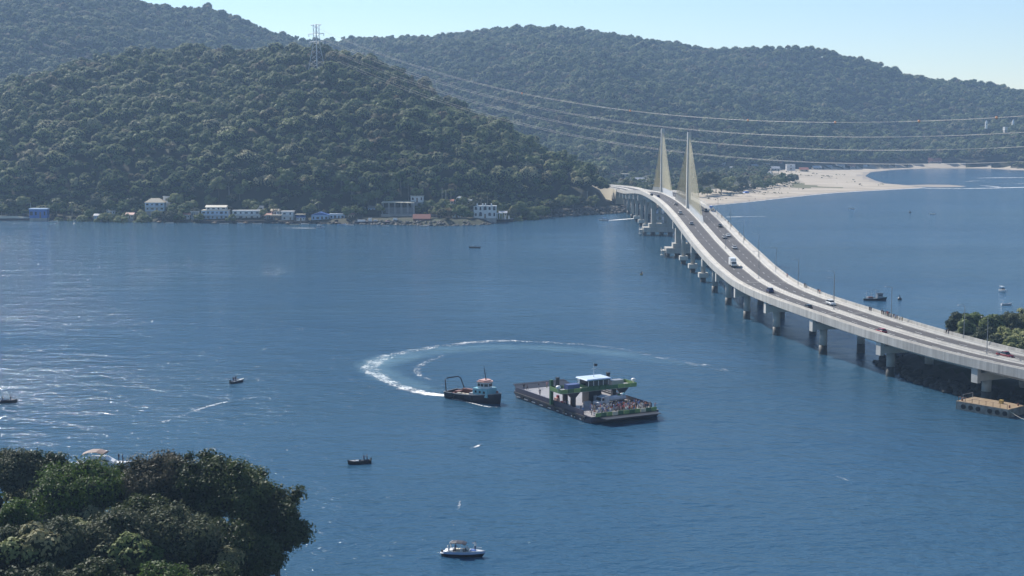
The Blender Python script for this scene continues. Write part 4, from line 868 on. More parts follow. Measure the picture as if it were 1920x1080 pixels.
def cruiser():
    e = empty('cabin_cruiser', gp(868, 1042), R(-9), 'white and blue cabin cruiser with dark sun canopy in the nearest water', 'boat'); e.scale = (.84,) * 3; L = 7.6
    s = add_hull(e, L, 2.5, .55, .75, M['navy'], draft=.5, full=.92, bow_rake=.75, chine=.86)
    up = [[(q[0][0], q[0][1] * 1.0, q[0][2]), (q[0][0] + .05 * k / 10, q[0][1] * .97, q[0][2] + .45 + .1 * math.sin(k / 10 * 3)), (q[6][0] + .05 * k / 10, q[6][1] * .97, q[6][2] + .45 + .1 * math.sin(k / 10 * 3)), (q[6][0], q[6][1], q[6][2])] for k, q in enumerate(s)]
    m = MB(); m.loft([[u[0], u[1]] for u in up], False, False); m.loft([[u[2], u[3]] for u in up], False, False); m.add([up[0][0], up[0][1], up[0][2], up[0][3]], [(0, 1, 2, 3)]); m.build('topsides', M['hull_blue'], e, True)
    m = MB(); m.loft([[u[1], u[2]] for u in up[6:]], False, False); m.loft([[u[1], u[2]] for u in up[:2]], False, False); m.build('deck', M['white'], e)
    m = MB(); m.loft([[(u[1][0], u[1][1] * .9, .62), (u[2][0], u[2][1] * .9, .62)] for u in up[1:7]], False, False); m.build('cockpit_floor', M['dark'], e)
    m = MB(); m.tube([u[1] for u in up], .07, 5); m.tube([u[2] for u in up], .07, 5); m.build('gunwale', M['white'], e, True)
    m = MB(); m.box((-L / 2 - .35, 0, .55), (.9, 2.0, .16)); m.build('swim_platform', M['white'], e)
    m = MB(); m.loft([[(-2.9, y, .95), (-2.0, y, 1.0), (-2.0, y, 1.35), (-2.7, y, 1.3)] for y in (-1.0, 1.0)]); m.build('sun_pad', M['white'], e)
    m = MB(); m.box((-.9, .5, 1.0), (1.4, .7, .6)); m.build('lounge_seat', M['cream'], e); m = MB(); m.box((-.2, -.55, 1.15), (.5, .5, .9)); m.build('helm_seat', M['white'], e)
    m = MB(); m.loft([[(.4, y, 1.25), (1.3, y * .8, 1.25), (.75, y * .75, 1.85), (.55, y * .8, 1.85)] for y in (-1.05, 1.05)]); m.build('windshield', M['glass'], e)
    m = MB(); m.tube([(-2.6, -1.1, 1.1), (-2.9, -1.1, 2.3), (-2.3, -1.0, 2.75), (-2.3, 1.0, 2.75), (-2.9, 1.1, 2.3), (-2.6, 1.1, 1.1)], .13, 6); m.build('arch', M['white'], e, True)
    m = MB(); m.loft([[(x, -1.1, z), (x, -.5, z + .12), (x, .5, z + .12), (x, 1.1, z), (x, 1.1, z - .08), (x, -1.1, z - .08)] for x, z in ((-2.4, 2.75), (-1.2, 2.9), (0, 2.8), (.7, 2.55))]); m.build('canopy', M['bimini'], e)
    m = MB()
    for y in (-1.0, 1.0): m.tube([(.5, y, 1.3), (.3, y, 2.65)], .04, 5); m.tube([(-.6, y, 1.1), (-.9, y, 2.8)], .04, 5)
    m.build('canopy_frame', M['silver'], e)
    m = MB(); m.tube([(1.9, -.95, 1.6), (3.0, -.55, 1.75), (3.9, 0, 1.85), (3.0, .55, 1.75), (1.9, .95, 1.6)], .03, 5); m.build('bow_rail', M['silver'], e)
    m = MB(); m.box((2.1, 0, 1.28), (1.1, 1.0, .16)); m.build('bow_cushion', M['blue'], e)
    m = MB(); m.box((-L / 2 - .5, .0, .55), (.4, .5, 1.1), top=(.8, .8)); m.build('outboard_motor', M['navy'], e)
    riders(e, [(-1.5, -.3, .62, .4, 'navy', 'in navy under the canopy'), (2.5, .2, 1.05, 2.6, 'white', 'in white on the bow')], 'of the white and blue cabin cruiser', 'people in the small boats')
cruiser()
def trawler():
    e = empty('fishing_trawler', gp(1640, 563), R(-4), 'dark fishing trawler with masts and deckhouse moored beyond the bridge', 'boat'); L = 9.0
    s = add_hull(e, L, 3.0, .8, 1.5, M['navy'], draft=.8, full=.8, bow_rake=.5); add_deck(e, s, .2, M['fibre']); add_rail(e, s, M['teal'], .07)
    m = MB(); m.box((2.0, 0, 1.9), (2.2, 1.9, 1.9)); dh = m.build('deckhouse', M['grey'], e); m = MB(); m.box((2.0, 0, 2.9), (2.6, 2.2, .14)); m.build('deckhouse_roof', M['dark'], e)
    for y in (-.97, .97): m = MB(); m.box((2.1, y, 2.2), (1.4, .04, .5)); m.build('window', M['glass'], dh)
    for x, h_ in ((.4, 4.6), (-1.4, 3.4), (-3.4, 3.6)): m = MB(); m.tube([(x, 0, .8), (x, 0, h_)], [.09, .05], 5); m.tube([(x - .9, 0, h_ - .8), (x + .9, 0, h_ - .5)], .04, 4); m.build('mast', M['silver'], e)
    m = MB(); m.tube([(.4, 0, 4.4), (-3.4, 0, 3.4)], .03, 4); m.tube([(.4, 0, 4.5), (4.4, 0, 1.5)], .03, 4); m.build('rigging', M['dark'], e)
    m = MB(); m.box((-1.6, 0, 1.1), (2.0, 1.4, .8), top=(.8, .7)); m.build('net_pile', M['rust'], e); m = MB(); m.box((-3.0, .3, 1.1), (.8, .7, .6)); m.build('fish_box', M['white'], e)
trawler()
def yacht():
    e = empty('motor_yacht', gp(192, 878), R(-6), 'white motor yacht with brown canopy half hidden behind the foreground trees', 'boat'); L = 11.0
    s = add_hull(e, L, 3.4, 1.2, 1.6, M['pale_blue'], draft=.7, full=.92, bow_rake=1.0); add_deck(e, s, .03, M['white'], shrink=1.0); add_rail(e, s, M['white'], .08)
    m = MB(); m.loft([[(x, -w_, 1.2), (x, w_, 1.2), (x, w_ * .85, z), (x, -w_ * .85, z)] for x, w_, z in ((-3.6, 1.4, 2.0), (-2.8, 1.45, 2.5), (1.0, 1.35, 2.5), (2.8, 1.0, 1.7))]); cb = m.build('cabin', M['white'], e)
    m = MB(); m.loft([[(x, -w_, 1.75), (x, w_, 1.75), (x, w_, z), (x, -w_, z)] for x, w_, z in ((-2.6, 1.42, 2.2), (1.1, 1.33, 2.2), (1.9, 1.16, 1.95))]); m.build('window_band', M['glass'], cb)
    m = MB(); m.loft([[(x, -1.6, z), (x, -.8, z + .22), (x, .8, z + .22), (x, 1.6, z), (x, 1.6, z - .12), (x, -1.6, z - .12)] for x, z in ((-3.8, 3.2), (-2.2, 3.75), (-.6, 3.8), (.9, 3.35))]); m.build('canopy', paint('canopy_brown', (.20, .14, .12), .7), e)
    m = MB()
    for x in (-3.4, .4):
        for y in (-1.3, 1.3): m.tube([(x, y, 2.2), (x, y, 3.3)], .06, 5)
    m.build('canopy_post', M['white'], e)
    riders(e, [(3.6, .2, 1.5, 1.0, 'black', 'in black on the foredeck'), (4.6, -.2, 1.55, .2, 'navy', 'in navy at the bow')], 'of the motor yacht behind the trees', 'people in the small boats')
yacht()
def buoy(px, py, r, label, mat):
    e = empty('mooring_buoy', gp(px, py), 0, label, 'buoy'); m = MB(); m.dome((0, 0, r * .3), r, .9, full=True); m.build('float', mat, e, True); m = MB(); m.cyl((0, 0, r), r * .18, r * 1.2, 6); m.build('top_mark', M['dark'], e)
buoy(1687, 562, .9, 'round dark mooring buoy floating beside the trawler', M['black']); buoy(1706, 399, .9, 'small dark buoy between the two moored white motorboats', M['dark'])

# ------------------------------------------------------------------ near headland and the point behind the bridge
def headland(name, poly, label, hmax, slope, mats, step, seed, extra=None):
    P_ = np.array(poly, float); x0, y0 = P_.min(0) - 8; x1, y1 = P_.max(0) + 8
    gx, gy = np.meshgrid(np.arange(x0, x1 + step, step), np.arange(y0, y1 + step, step)); Q_ = np.stack([gx.ravel(), gy.ravel()], -1); best = np.full(len(Q_), 1e9); ins = np.zeros(len(Q_), bool)
    for i in range(len(P_)):
        a = P_[i]; b = P_[(i + 1) % len(P_)]; ab = b - a; t = np.clip(((Q_ - a) @ ab) / (ab @ ab), 0, 1); best = np.minimum(best, np.hypot(*(a + t[:, None] * ab - Q_).T))
        c = (a[1] > Q_[:, 1]) != (b[1] > Q_[:, 1])
        with np.errstate(divide='ignore', invalid='ignore'): ins ^= c & (Q_[:, 0] < (b[0] - a[0]) * (Q_[:, 1] - a[1]) / (b[1] - a[1]) + a[0])
    sd = np.where(ins, best, -best); rough = vnoise(Q_[:, 0], Q_[:, 1], seed, 5) * 1.6 + vnoise(Q_[:, 0], Q_[:, 1], seed + 1, 2.2) * .9
    z = np.clip(sd * slope, -2, hmax) + np.where(sd > -3, rough, 0) * np.clip(sd + 3, 0, 1) + (np.clip(sd - 12, 0, 40) * .12 if extra else 0)
    V_ = np.stack([Q_[:, 0], Q_[:, 1], z], -1); n1 = gx.shape[1]; n0 = gx.shape[0]; a, b = np.meshgrid(np.arange(n0 - 1), np.arange(n1 - 1), indexing='ij')
    q = np.stack([a * n1 + b, a * n1 + b + 1, (a + 1) * n1 + b + 1, (a + 1) * n1 + b], -1).reshape(-1, 4); sdm = sd[q].mean(1); k = sdm > -4
    o = link(name, fast_mesh(name, V_, q[k], mats, np.where(sdm[k] > 7, 1, 0))); tag(o, label, 'ground', kind='structure')
    return lambda x, y: float(z[np.argmin((Q_[:, 0] - x) ** 2 + (Q_[:, 1] - y) ** 2)])
fore_h = headland('wooded_headland_ground', [(-28, 60), (-33, 150), (-37, 200), (-40, 226), (-48, 236), (-62, 244), (-85, 252), (-130, 258), (-220, 262), (-220, 60)], 'rocky wooded slope in the near corner', 7.0, .75, [M['rock'], M['soil']], 1.6, 31, True)
point_h = headland('rocky_point_ground', [(113, 432), (116, 402), (121, 384), (129, 372), (150, 352), (200, 320), (330, 300), (420, 380), (420, 560), (230, 545), (176, 525), (150, 498), (131, 458)], 'rocky point with deck shade in its colour under the low end of the bridge', 3.6, .42, [M['rock_dark'], M['soil']], 1.6, 41)  # shadow of the deck is put into the dark rock colour
def rocks(name, spots, mat, label, smin, smax, seed):
    rg = np.random.default_rng(seed); iv, iq = ico(); Vs = []; Qs = []
    for k, (x, y, z) in enumerate(spots):
        s = rg.uniform(smin, smax) * np.array([1, rg.uniform(.7, 1.2), rg.uniform(.5, .85)]); v = iv * rg.uniform(.72, 1.15, (12, 1)) * s; a = rg.uniform(0, 6.28); c_, s_ = math.cos(a), math.sin(a)
        v = np.stack([v[:, 0] * c_ - v[:, 1] * s_, v[:, 0] * s_ + v[:, 1] * c_, v[:, 2]], -1) + np.array([x, y, z]); Vs.append(v); Qs.append(iq[:, :3] + 12 * k)
    return tag(link(name, fast_mesh(name, np.concatenate(Vs), np.concatenate(Qs), mat)), label, 'rocks', kind='stuff')
def along(pts, n, jx, jy, seed, zf=None, z=.4):
    rg = random.Random(seed); out = []
    for _ in range(n):
        k = rg.randrange(len(pts) - 1); t = rg.random(); x = pts[k][0] + (pts[k + 1][0] - pts[k][0]) * t + rg.uniform(-jx, jx); y = pts[k][1] + (pts[k + 1][1] - pts[k][1]) * t + rg.uniform(*jy)
        out.append((x, y, zf(x, y) if zf else z + rg.uniform(-.4, .6)))
    return out
gpt = lambda L_: [tuple(gp(a, b)[:2]) for a, b in L_]
gz = lambda x, y: float(height(np.array([x]), np.array([y]))[0][0])
rocks('riprap_rocks', along(gpt([(1040, 406), (1100, 403), (1160, 400), (1196, 396), (1240, 391)]), 620, 1, (-3, 22), 1, lambda x, y: max(gz(x, y), 0) + .3), M['rock'], 'grey rock armour along the shore below the far bridge abutment', .8, 2.0, 51)
rocks('shore_rocks', along(gpt([(640, 420), (700, 421), (760, 422), (830, 424), (915, 421), (930, 414), (965, 411), (1040, 406)]), 320, 2, (-4, 6), 2, lambda x, y: max(gz(x, y), 0) + .1), M['rock'], 'brown boulders along the water edge below the white houses', .6, 1.7, 52)
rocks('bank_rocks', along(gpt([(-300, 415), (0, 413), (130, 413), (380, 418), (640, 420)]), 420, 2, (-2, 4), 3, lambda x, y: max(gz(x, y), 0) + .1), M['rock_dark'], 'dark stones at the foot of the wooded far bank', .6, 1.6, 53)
rocks('point_rocks', along([(131, 458), (113, 432), (116, 402), (121, 384), (129, 372), (150, 352)], 420, 2.5, (-3, 5), 4, lambda x, y: max(point_h(x, y), 0) + .2), M['rock_dark'], 'tumbled boulders coloured for deck shade on the point beneath the bridge deck', .6, 1.9, 54)  # boulders take the dark colour that imitates the deck's shadow
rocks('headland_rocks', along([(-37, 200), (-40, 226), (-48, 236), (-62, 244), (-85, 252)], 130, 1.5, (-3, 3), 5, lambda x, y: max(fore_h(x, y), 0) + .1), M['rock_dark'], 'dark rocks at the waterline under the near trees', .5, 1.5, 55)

# ------------------------------------------------------------------ trees that stand alone
TREE_CACHE = {}
def tree(name, loc, Rr, H, mat, seed, label, cat='tree', group=None, ncl=26, nleaf=5200, leaf=.26, bark='bark', key=None, rz=0.0, zflat=.62, scat=.45, scale=1.0, trunk_r=None, core='leaf_core_shade', corek=.74, rcl=(.24, .40), spread=(.8, 1.1)):
    key = key or (name, mat, seed, Rr, H)
    if key not in TREE_CACHE:
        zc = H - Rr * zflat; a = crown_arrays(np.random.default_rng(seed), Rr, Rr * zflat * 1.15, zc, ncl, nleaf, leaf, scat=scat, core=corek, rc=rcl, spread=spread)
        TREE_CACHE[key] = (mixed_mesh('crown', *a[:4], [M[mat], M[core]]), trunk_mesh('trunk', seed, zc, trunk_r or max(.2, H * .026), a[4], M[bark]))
    cr, tr = TREE_CACHE[key]; e = empty(name, loc, rz, label, cat, group, scale); link('crown', cr, e); link('trunk', tr, e); return e
FORE = [  # px, row of crown top, depth, radius, foliage, label
    (22, 842, 240, 5.5, 'leaf_grey', 'grey green tree at the left edge behind the bright green tree'),
    (92, 846, 243, 4.6, 'leaf_fore', 'dark tree left of the yacht at the back of the near grove'),
    (150, 868, 226, 7.6, 'leaf_bright', 'bright green tree below the yacht, brightest of the near grove'),
    (298, 846, 229, 6.4, 'leaf_brown', 'brownish flowering tree right of the yacht in the near grove'),
    (225, 872, 238, 4.5, 'leaf_fore', 'dark tree between the bright green and the brownish tree'),
    (385, 850, 226, 5.6, 'leaf_fore', 'dark glossy tree right of the brownish tree'),
    (450, 856, 224, 6.8, 'leaf_fore', 'large dark tree at the outer edge of the near grove'),
    (516, 912, 223, 5.8, 'leaf_fore', 'dark overhanging tree reaching over the water at the grove edge'),
    (32, 938, 214, 3.4, 'leaf_bright', 'small bright green tree at the left edge of the near grove'),
    (20, 990, 200, 5.5, 'leaf_grey', 'grey leaved tree in the left corner of the near grove'),
    (105, 985, 200, 6.2, 'leaf_grey', 'broad grey leaved tree below the bright green tree'),
    (222, 962, 205, 6.6, 'leaf_grey', 'broad grey leaved tree in the middle of the near grove'),
    (330, 955, 208, 6.4, 'leaf_grey', 'grey leaved tree below the brownish tree'),
    (262, 930, 219, 4.6, 'leaf_fore', 'small dark green tree wedged above the grey leaved trees'),
    (415, 985, 212, 5.8, 'leaf_fore', 'dark tree beneath the large outer tree'),
    (485, 1000, 216, 4.4, 'leaf_fore', 'low dark tree on the rocks at the grove edge'),
    (180, 1052, 186, 4.6, 'leaf_fore', 'dark tree at the bottom edge under the grey leaved trees'),
    (305, 1060, 184, 4.4, 'leaf_bright', 'green tree cut by the bottom edge of the near grove'),
    (60, 1062, 184, 5.0, 'leaf_grey', 'grey tree cut by the bottom left corner'),
    (400, 1062, 196, 4.4, 'leaf_fore', 'dark tree cut by the bottom edge near the rocks'),
    (100, 905, 230, 5.0, 'leaf_fore', 'dark leafy tree in the shade left of the bright green tree'),
    (350, 890, 232, 5.5, 'leaf_fore', 'shaded dark tree behind the brownish tree')]
for i, (px, py, D, Rr, mt, lab) in enumerate(FORE):
    p = at(px, py, D); g = fore_h(p.x, D); H = max(p.z - g, 6.0)
    tree('broadleaf_tree', (p.x, D, g - .2), Rr, H, mt, 300 + i, lab, group='trees of the near grove', ncl=int(30 + 8 * Rr), nleaf=int(300 * Rr * Rr) + 3000, leaf=.25 if mt != 'leaf_bright' else .21, rcl=(.16, .36), corek=.6, spread=(.5, 1.28), rz=i * 1.3, zflat=max(.72, H * .43 / Rr), scat=.5)
rgu = random.Random(8); un = [(rgu.uniform(-150, -36), rgu.uniform(150, 250)) for _ in range(170)]
def understory():
    P_ = []
    for x, y in un:
        g = fore_h(x, y)
        if g > 1.0: P_.append((x, y, g - 1.0))
    o = forest('understory_shrubs', np.array(P_), RNG.uniform(.45, .75, len(P_)), 'dense shrubs filling the shade under the near trees'); o['category'] = 'shrubs'
understory()
def frond_mesh(n, L, droop, seed, w=.42, up=.7):
    rg = random.Random(seed); m = MB()
    for k in range(n):
        a = 2 * math.pi * k / n + rg.uniform(-.2, .2); el = rg.uniform(up - .45, up + .35); ca, sa = math.cos(a), math.sin(a); pts = []
        for j in range(6):
            t = j / 5; r_ = L * t * math.cos(el * (1 - .2 * t)); z = L * t * math.sin(el) - droop * t * t * L; pts.append(Vector((ca * r_, sa * r_, z)))
        side = Vector((-sa, ca, 0))
        for sgn in (-1, 1):
            for j in range(5):
                w0 = w * (1 - (j / 5 - .35) ** 2 * 1.6); w1 = w * (1 - ((j + 1) / 5 - .35) ** 2 * 1.6)
                m.add([pts[j], pts[j + 1], pts[j + 1] + side * sgn * max(w1, .03) + Vector((0, 0, -.22 * w1)), pts[j] + side * sgn * max(w0, .03) + Vector((0, 0, -.22 * w0))], [(0, 1, 2, 3)])
    return m.mesh('fronds', M['palm_leaf'])
FR1, FR2 = frond_mesh(15, 3.4, .55, 3), frond_mesh(13, 3.0, .7, 5)
PT = {}
def palm(loc, H, label, group=None, fr=None, sc=1.0, rz=0.0):
    e = empty('palm_tree', loc, rz, label, 'palm', group, sc); m = MB(); k = random.uniform(-.08, .08)
    m.tube([(0, 0, -.6), (k * H * .3, 0, H * .4), (k * H, 0, H)], [.24, .18, .14], 7); m.build('trunk', M['bark_pale'], e); f = link('crown', fr or random.choice((FR1, FR2)), e, (k * H, 0, H)); return e
p = at(173, 905, 236); palm((p.x, 236, p.z - 5), 5.2, 'tall spiky palm rising before the yacht canopy', fr=frond_mesh(9, 5.2, .12, 9, .40, 1.15))
PTR = [(1800, 596, 495, 4.2), (1830, 588, 488, 4.6), (1862, 592, 478, 4.6), (1894, 584, 480, 5.2), (1925, 580, 484, 5.2), (1812, 618, 470, 3.6), (1850, 622, 458, 4.0), (1886, 618, 452, 4.4), (1920, 622, 446, 4.6), (1789, 612, 486, 3.2), (1905, 640, 432, 3.8), (1950, 600, 460, 5), (1870, 640, 440, 3.4), (1960, 640, 430, 4.5)]
PLAB = ['tree at the seaward tip of the wooded point', 'tree topping the wooded point, second from its tip', 'tree on the ridge of the wooded point behind a lamp post', 'tall tree on the ridge of the wooded point', 'tallest tree at the right edge of the wooded point', 'low tree near the tip of the wooded point', 'tree halfway down the wooded point', 'tree on the slope of the wooded point above the red pickup', 'tree at the right edge low on the wooded point', 'small tree right at the tip of the wooded point above two walkers', 'low tree just behind the parapet by the red pickup', 'tree beyond the right edge of the wooded point', 'low tree behind the parapet on the wooded point', 'low tree at the foot of the wooded point']
for i, (px, py, D, Rr) in enumerate(PTR):
    p = at(px, py, D); g = point_h(p.x, D); H = max(p.z - g, Rr * 1.15)
    tree('coastal_tree', (p.x, D, g - .2), Rr, H, 'leaf_shore' if i % 3 else 'leaf_grey', 400 + i, PLAB[i], group='trees on the wooded point', ncl=22, nleaf=2400, leaf=.36, rz=i, zflat=.8)

# ------------------------------------------------------------------ houses on the far shore
LAND = []; FOOT = []
def house(px0, px1, yt, yb, D, depth, wall, roofm, label, roof='flat', storeys=1, nw=3, over=.5, door=True, rz=0.0, short=None, name='house', rh=None, arch=False, bands=None, pane='dark_pane'):
    pb = at((px0 + px1) / 2, yb, D); w = (px1 - px0) * D / F_PX; h = (yb - yt) * D / F_PX; e = empty(name, (pb.x, D, pb.z), rz, label, 'house')
    if short: LAND.append((pb.x, D, short))
    FOOT.append((pb.x - w / 2 - 3, pb.x + w / 2 + 3, D - 30, D + depth + 2))
    rh = rh if rh is not None else (.3 if roof == 'flat' else h * .32); wh = h - rh
    m = MB(); m.box((0, depth / 2, wh / 2), (w, depth, wh)); m.build('wall', M[wall], e)
    m = MB(); m.box((0, depth / 2, -2.0), (w - .2, depth - .2, 4.0)); m.build('foundation', M['concrete'], e)
    m = MB()
    if roof == 'flat': m.box((0, depth / 2, wh + rh / 2), (w + over, depth + over, rh))
    elif roof == 'gable': m.loft([[(x, -over, wh), (x, depth / 2, wh + rh), (x, depth + over, wh), (x, depth + over, wh - .15), (x, depth / 2, wh + rh - .18), (x, -over, wh - .15)] for x in (-w / 2 - over, w / 2 + over)])
    elif roof == 'front': m.extrude_y([(-w / 2 - over, wh - .1), (0, wh + rh), (w / 2 + over, wh - .1), (w / 2 + over, wh + .1), (0, wh + rh + .2), (-w / 2 - over, wh + .1)], -over, depth + over); m.extrude_y([(-w / 2, wh), (w / 2, wh), (0, wh + rh)], .02, depth - .02)
    elif roof == 'hip':
        a = [(-w / 2 - over, -over, wh), (w / 2 + over, -over, wh), (w / 2 + over, depth + over, wh), (-w / 2 - over, depth + over, wh), (-w * .22, depth / 2, wh + rh), (w * .22, depth / 2, wh + rh)]
        m.add(a, [(0, 1, 5, 4), (1, 2, 5), (2, 3, 4, 5), (3, 0, 4), (3, 2, 1, 0)])
    elif roof == 'dome': m.box((0, depth / 2, wh + .1), (w + .2, depth + .2, .2)); m.dome((-w * .22, depth / 2, wh + .2), w * .24, .8)
    m.build('roof', M[roofm], e)
    sh = wh / storeys
    for s in range(storeys):
        for k in range(nw):
            if door and s == 0 and k == nw // 2:
                m = MB(); m.box((-w / 2 + w * (k + .5) / nw, -.02, sh * .36), (min(1.1, w / nw * .55), .1, sh * .72)); m.build('door', M['timber'], e); continue
            x = -w / 2 + w * (k + .5) / nw; ww = min(w / nw * .56, 1.9) * (.6, 1.0, .8, 1.15)[(k * 3 + s + int(px0)) % 4]; hh = sh * (.34, .46, .4)[(k + int(px0)) % 3]; z = s * sh + sh * .56
            m = MB(); m.box((x, .0, z), (ww + .16, .1, hh + .16)); wi = m.build('window', M[wall], e)
            m = MB(); m.box((x, -.04, z), (ww, .1, hh)); (m.dome((x, -.04, z + hh / 2), ww / 2, 1.0) if arch else None); m.build('pane', M[pane], wi)
    if storeys > 1 and w > 7 and not arch:
        m = MB(); m.box((0, -.75, sh), (w * .9, 1.5, .16)); bl = m.build('balcony', M['white'], e); m = MB(); m.box((0, -1.45, sh + .95), (w * .9, .07, .08))
        for q in range(int(w) + 1): m.box((-w * .45 + w * .9 * q / int(w), -1.45, sh + .5), (.07, .07, .9))
        m.build('railing', M['mid_grey'], bl)
    for sx in (-1, 1):
        for s in range(storeys):
            m = MB(); m.box((sx * (w / 2), depth * .4, s * sh + sh * .56), (.1, 1.1, sh * .38)); m.build('window', M['dark_pane'], e)
    return e, w, depth, wh
# blue harbour office on its landing and the sand barge
house(55, 88, 391, 409, 1046, 6, 'blue', 'sky_blue', 'blue harbour cabin at the far left landing', storeys=1, nw=4, short='blue harbour cabin', rh=.9)
def sand_barge():
    p = gp(14, 413.5); e = empty('sand_barge', p, R(0), 'long flat barge with a pale deck lying at the far left landing', 'barge')
    m = MB(); m.box((0, 4, .5), (36, 9, 2.2)); m.build('hull', M['dark'], e); m = MB(); m.loft([[(x, 0, 1.62), (x, 8, 1.62), (x, 7, 1.62 + h_), (x, 1, 1.62 + h_)] for x, h_ in ((-17, .8), (-8, 1.6), (6, 1.3), (17, .3))]); m.build('deck', M['cream'], e)
    m = MB(); m.box((17.6, 3, 2.0), (2.4, 5, 1.6)); m.build('bow_ramp', M['mid_grey'], e)
    m = MB()
    for k in range(13): m.tube([(-17 + k * 2.6, 8.2, 1.6), (-17 + k * 2.6, 8.2, 4.4)], .08, 4)
    m.tube([(-17, 8.2, 4.4), (14.4, 8.2, 4.4)], .08, 4); m.build('rail', M['mid_grey'], e)
sand_barge()
house(272, 308, 372, 396, 1050, 7, 'pale_blue', 'tan', 'hillside house with a tan hip roof half hidden in trees', 'hip', 2, 4, short='tan roofed house')
house(306, 319, 368, 381, 1062, 4, 'white', 'white', 'small white water tower hut above the tan roofed house', storeys=1, nw=1, door=False)
house(378, 428, 394, 412.5, 1030, 8, 'pale_blue', 'cream', 'white two storey waterfront house, shade painted pale blue, widest of the white row', storeys=2, nw=6, short='wide blue-shaded house')  # white walls; their bluish shade is put into the wall colour
house(386, 424, 385, 394.5, 1033, 6, 'white', 'cream', 'white rooftop storey with a curved cream roof', 'gable', 1, 4, door=False, rh=1.3)
house(436, 488, 394.5, 412, 1030, 7, 'white', 'white', 'white flat roofed waterfront building with a columned porch', storeys=2, nw=5, short='white porch building')
house(476, 494, 386, 395.5, 1042, 5, 'white', 'silver', 'small white box house standing above the porch building', storeys=1, nw=2, door=False)
house(528, 550, 396, 414, 1026, 6, 'white', 'white', 'narrow white two storey boathouse with wide eaves', storeys=2, nw=2, over=1.2, short='narrow white boathouse')
house(553, 582, 367, 393, 1062, 8, 'mid_grey', 'silver', 'tall grey blue house with three lower windows coloured lit blue', storeys=2, nw=3, door=False, over=1.6, short='tall grey house', pane='sky_blue')  # lit look of the windows is put into the pane colour
house(584, 616, 398, 415, 1024, 7, 'sky_blue', 'blue', 'blue gabled boathouse with small dark windows', 'front', 1, 4, short='blue gabled boathouse', door=False)
house(618, 646, 401, 413, 1026, 5, 'pale_blue', 'pale_blue', 'low pale blue walled shed with a scalloped top', nw=4, door=False, short='pale blue shed')
house(375, 420, 374, 385, 1066, 6, 'fibre', 'timber', 'long low brown shed in the trees above the wide house', 'gable', 1, 6, door=False)
house(450, 508, 369, 380, 1072, 6, 'grey', 'mid_grey', 'long grey walled shed up the slope behind the porch building', 'gable', 1, 7, door=False)
house(770, 794, 367, 379, 1052, 6, 'white', 'cream', 'small white house with cream roof above the open shed', storeys=1, nw=3, short='small white hillside house')
house(775, 806, 402, 420, 1009, 7, 'rust', 'tile', 'red roofed boathouse with dark doors at the water edge', 'gable', 1, 2, door=False, short='red roofed boathouse', rh=3.0)
house(853, 885, 371, 385, 1046, 6, 'white', 'white', 'white domed house on the knoll', 'dome', 1, 3, short='white domed house')
hh_ = house(888, 931, 386, 409, 1026, 8, 'white', 'white', 'white castle like villa with arched windows by the water', 'flat', 2, 5, over=.3, short='white villa', arch=True)
e_, w_, d_, wh_ = hh_
for k, x in enumerate((-w_ * .34, -w_ * .1, w_ * .02, w_ * .28)):
    m = MB(); m.box((x, 1.2, wh_ + .9), (1.0, 1.0, 1.4 + .4 * (k == 1))); m.dome((x, 1.2, wh_ + 1.6), .5, 1.0); m.build('turret', M['white'], e_)
m = MB(); m.box((w_ / 2 + 2.2, 2, 3.4), (4.4, 4, .3)); m.build('terrace_slab', M['white'], e_)
for x in (w_ / 2 + .6, w_ / 2 + 2.2, w_ / 2 + 4.0): m = MB(); m.cyl((x, .3, -.5), .18, 3.8, 6); m.build('terrace_post', M['white'], e_)
for a in ((340, 356, 398, 411, 1034, 'white', 'tile', 'gable', 'small white house with a red roof left of the wide blue-shaded house'), (200, 216, 392, 402, 1048, 'white', 'silver', 'gable', 'white hut glimpsed in the trees left of the tan roofed house'), (494, 508, 400, 412, 1028, 'grey', 'tile', 'gable', 'grey shack between the porch building and the dock canopy'), (648, 664, 398, 411, 1032, 'cream', 'tile', 'gable', 'cream cottage right of the pale blue shed'), (664, 684, 389, 400, 1044, 'white', 'silver', 'gable', 'white cottage in the trees behind the loaded barge'), (690, 708, 386, 397, 1046, 'pale_blue', 'fibre', 'gable', 'pale blue cottage left of the open shed'),
          (176, 190, 401, 411, 1036, 'pale_blue', 'silver', 'gable', 'pale blue hut at the water edge among the left shore trees'), (236, 250, 399, 410, 1034, 'cream', 'tile', 'gable', 'cream hut with red roof left of the tan roofed house jetty'), (358, 372, 396, 410, 1032, 'mid_grey', 'silver', 'flat', 'grey flat roofed shack touching the wide blue-shaded house'), (508, 524, 392, 403, 1036, 'white', 'tan', 'gable', 'white cottage with tan roof behind the cream dock canopy'), (556, 572, 404, 414, 1024, 'white', 'blue', 'gable', 'white hut with blue roof between the two cream dock canopies and the gabled boathouse'), (848, 864, 398, 408, 1024, 'white', 'tile', 'hip', 'white hut with red hip roof at the foot of the knoll'), (936, 950, 396, 406, 1040, 'cream', 'silver', 'gable', 'cream shed right of the white villa terrace'),
          (612, 640, 371, 380, 1068, 'mid_grey', 'fibre', 'gable', 'grey house up the slope above the blue gabled boathouse'), (655, 690, 366, 374, 1076, 'pink', 'tile', 'gable', 'long pink house up the slope left of the open shed'), (808, 826, 384, 396, 1040, 'white', 'fibre', 'gable', 'white house behind the red roofed boathouse'), (835, 850, 374, 383, 1050, 'cream', 'tile', 'gable', 'small cream house left of the white domed house')):
    house(a[0], a[1], a[2], a[3], a[4], 6, a[5], a[6], a[8], a[7], 1, 3)
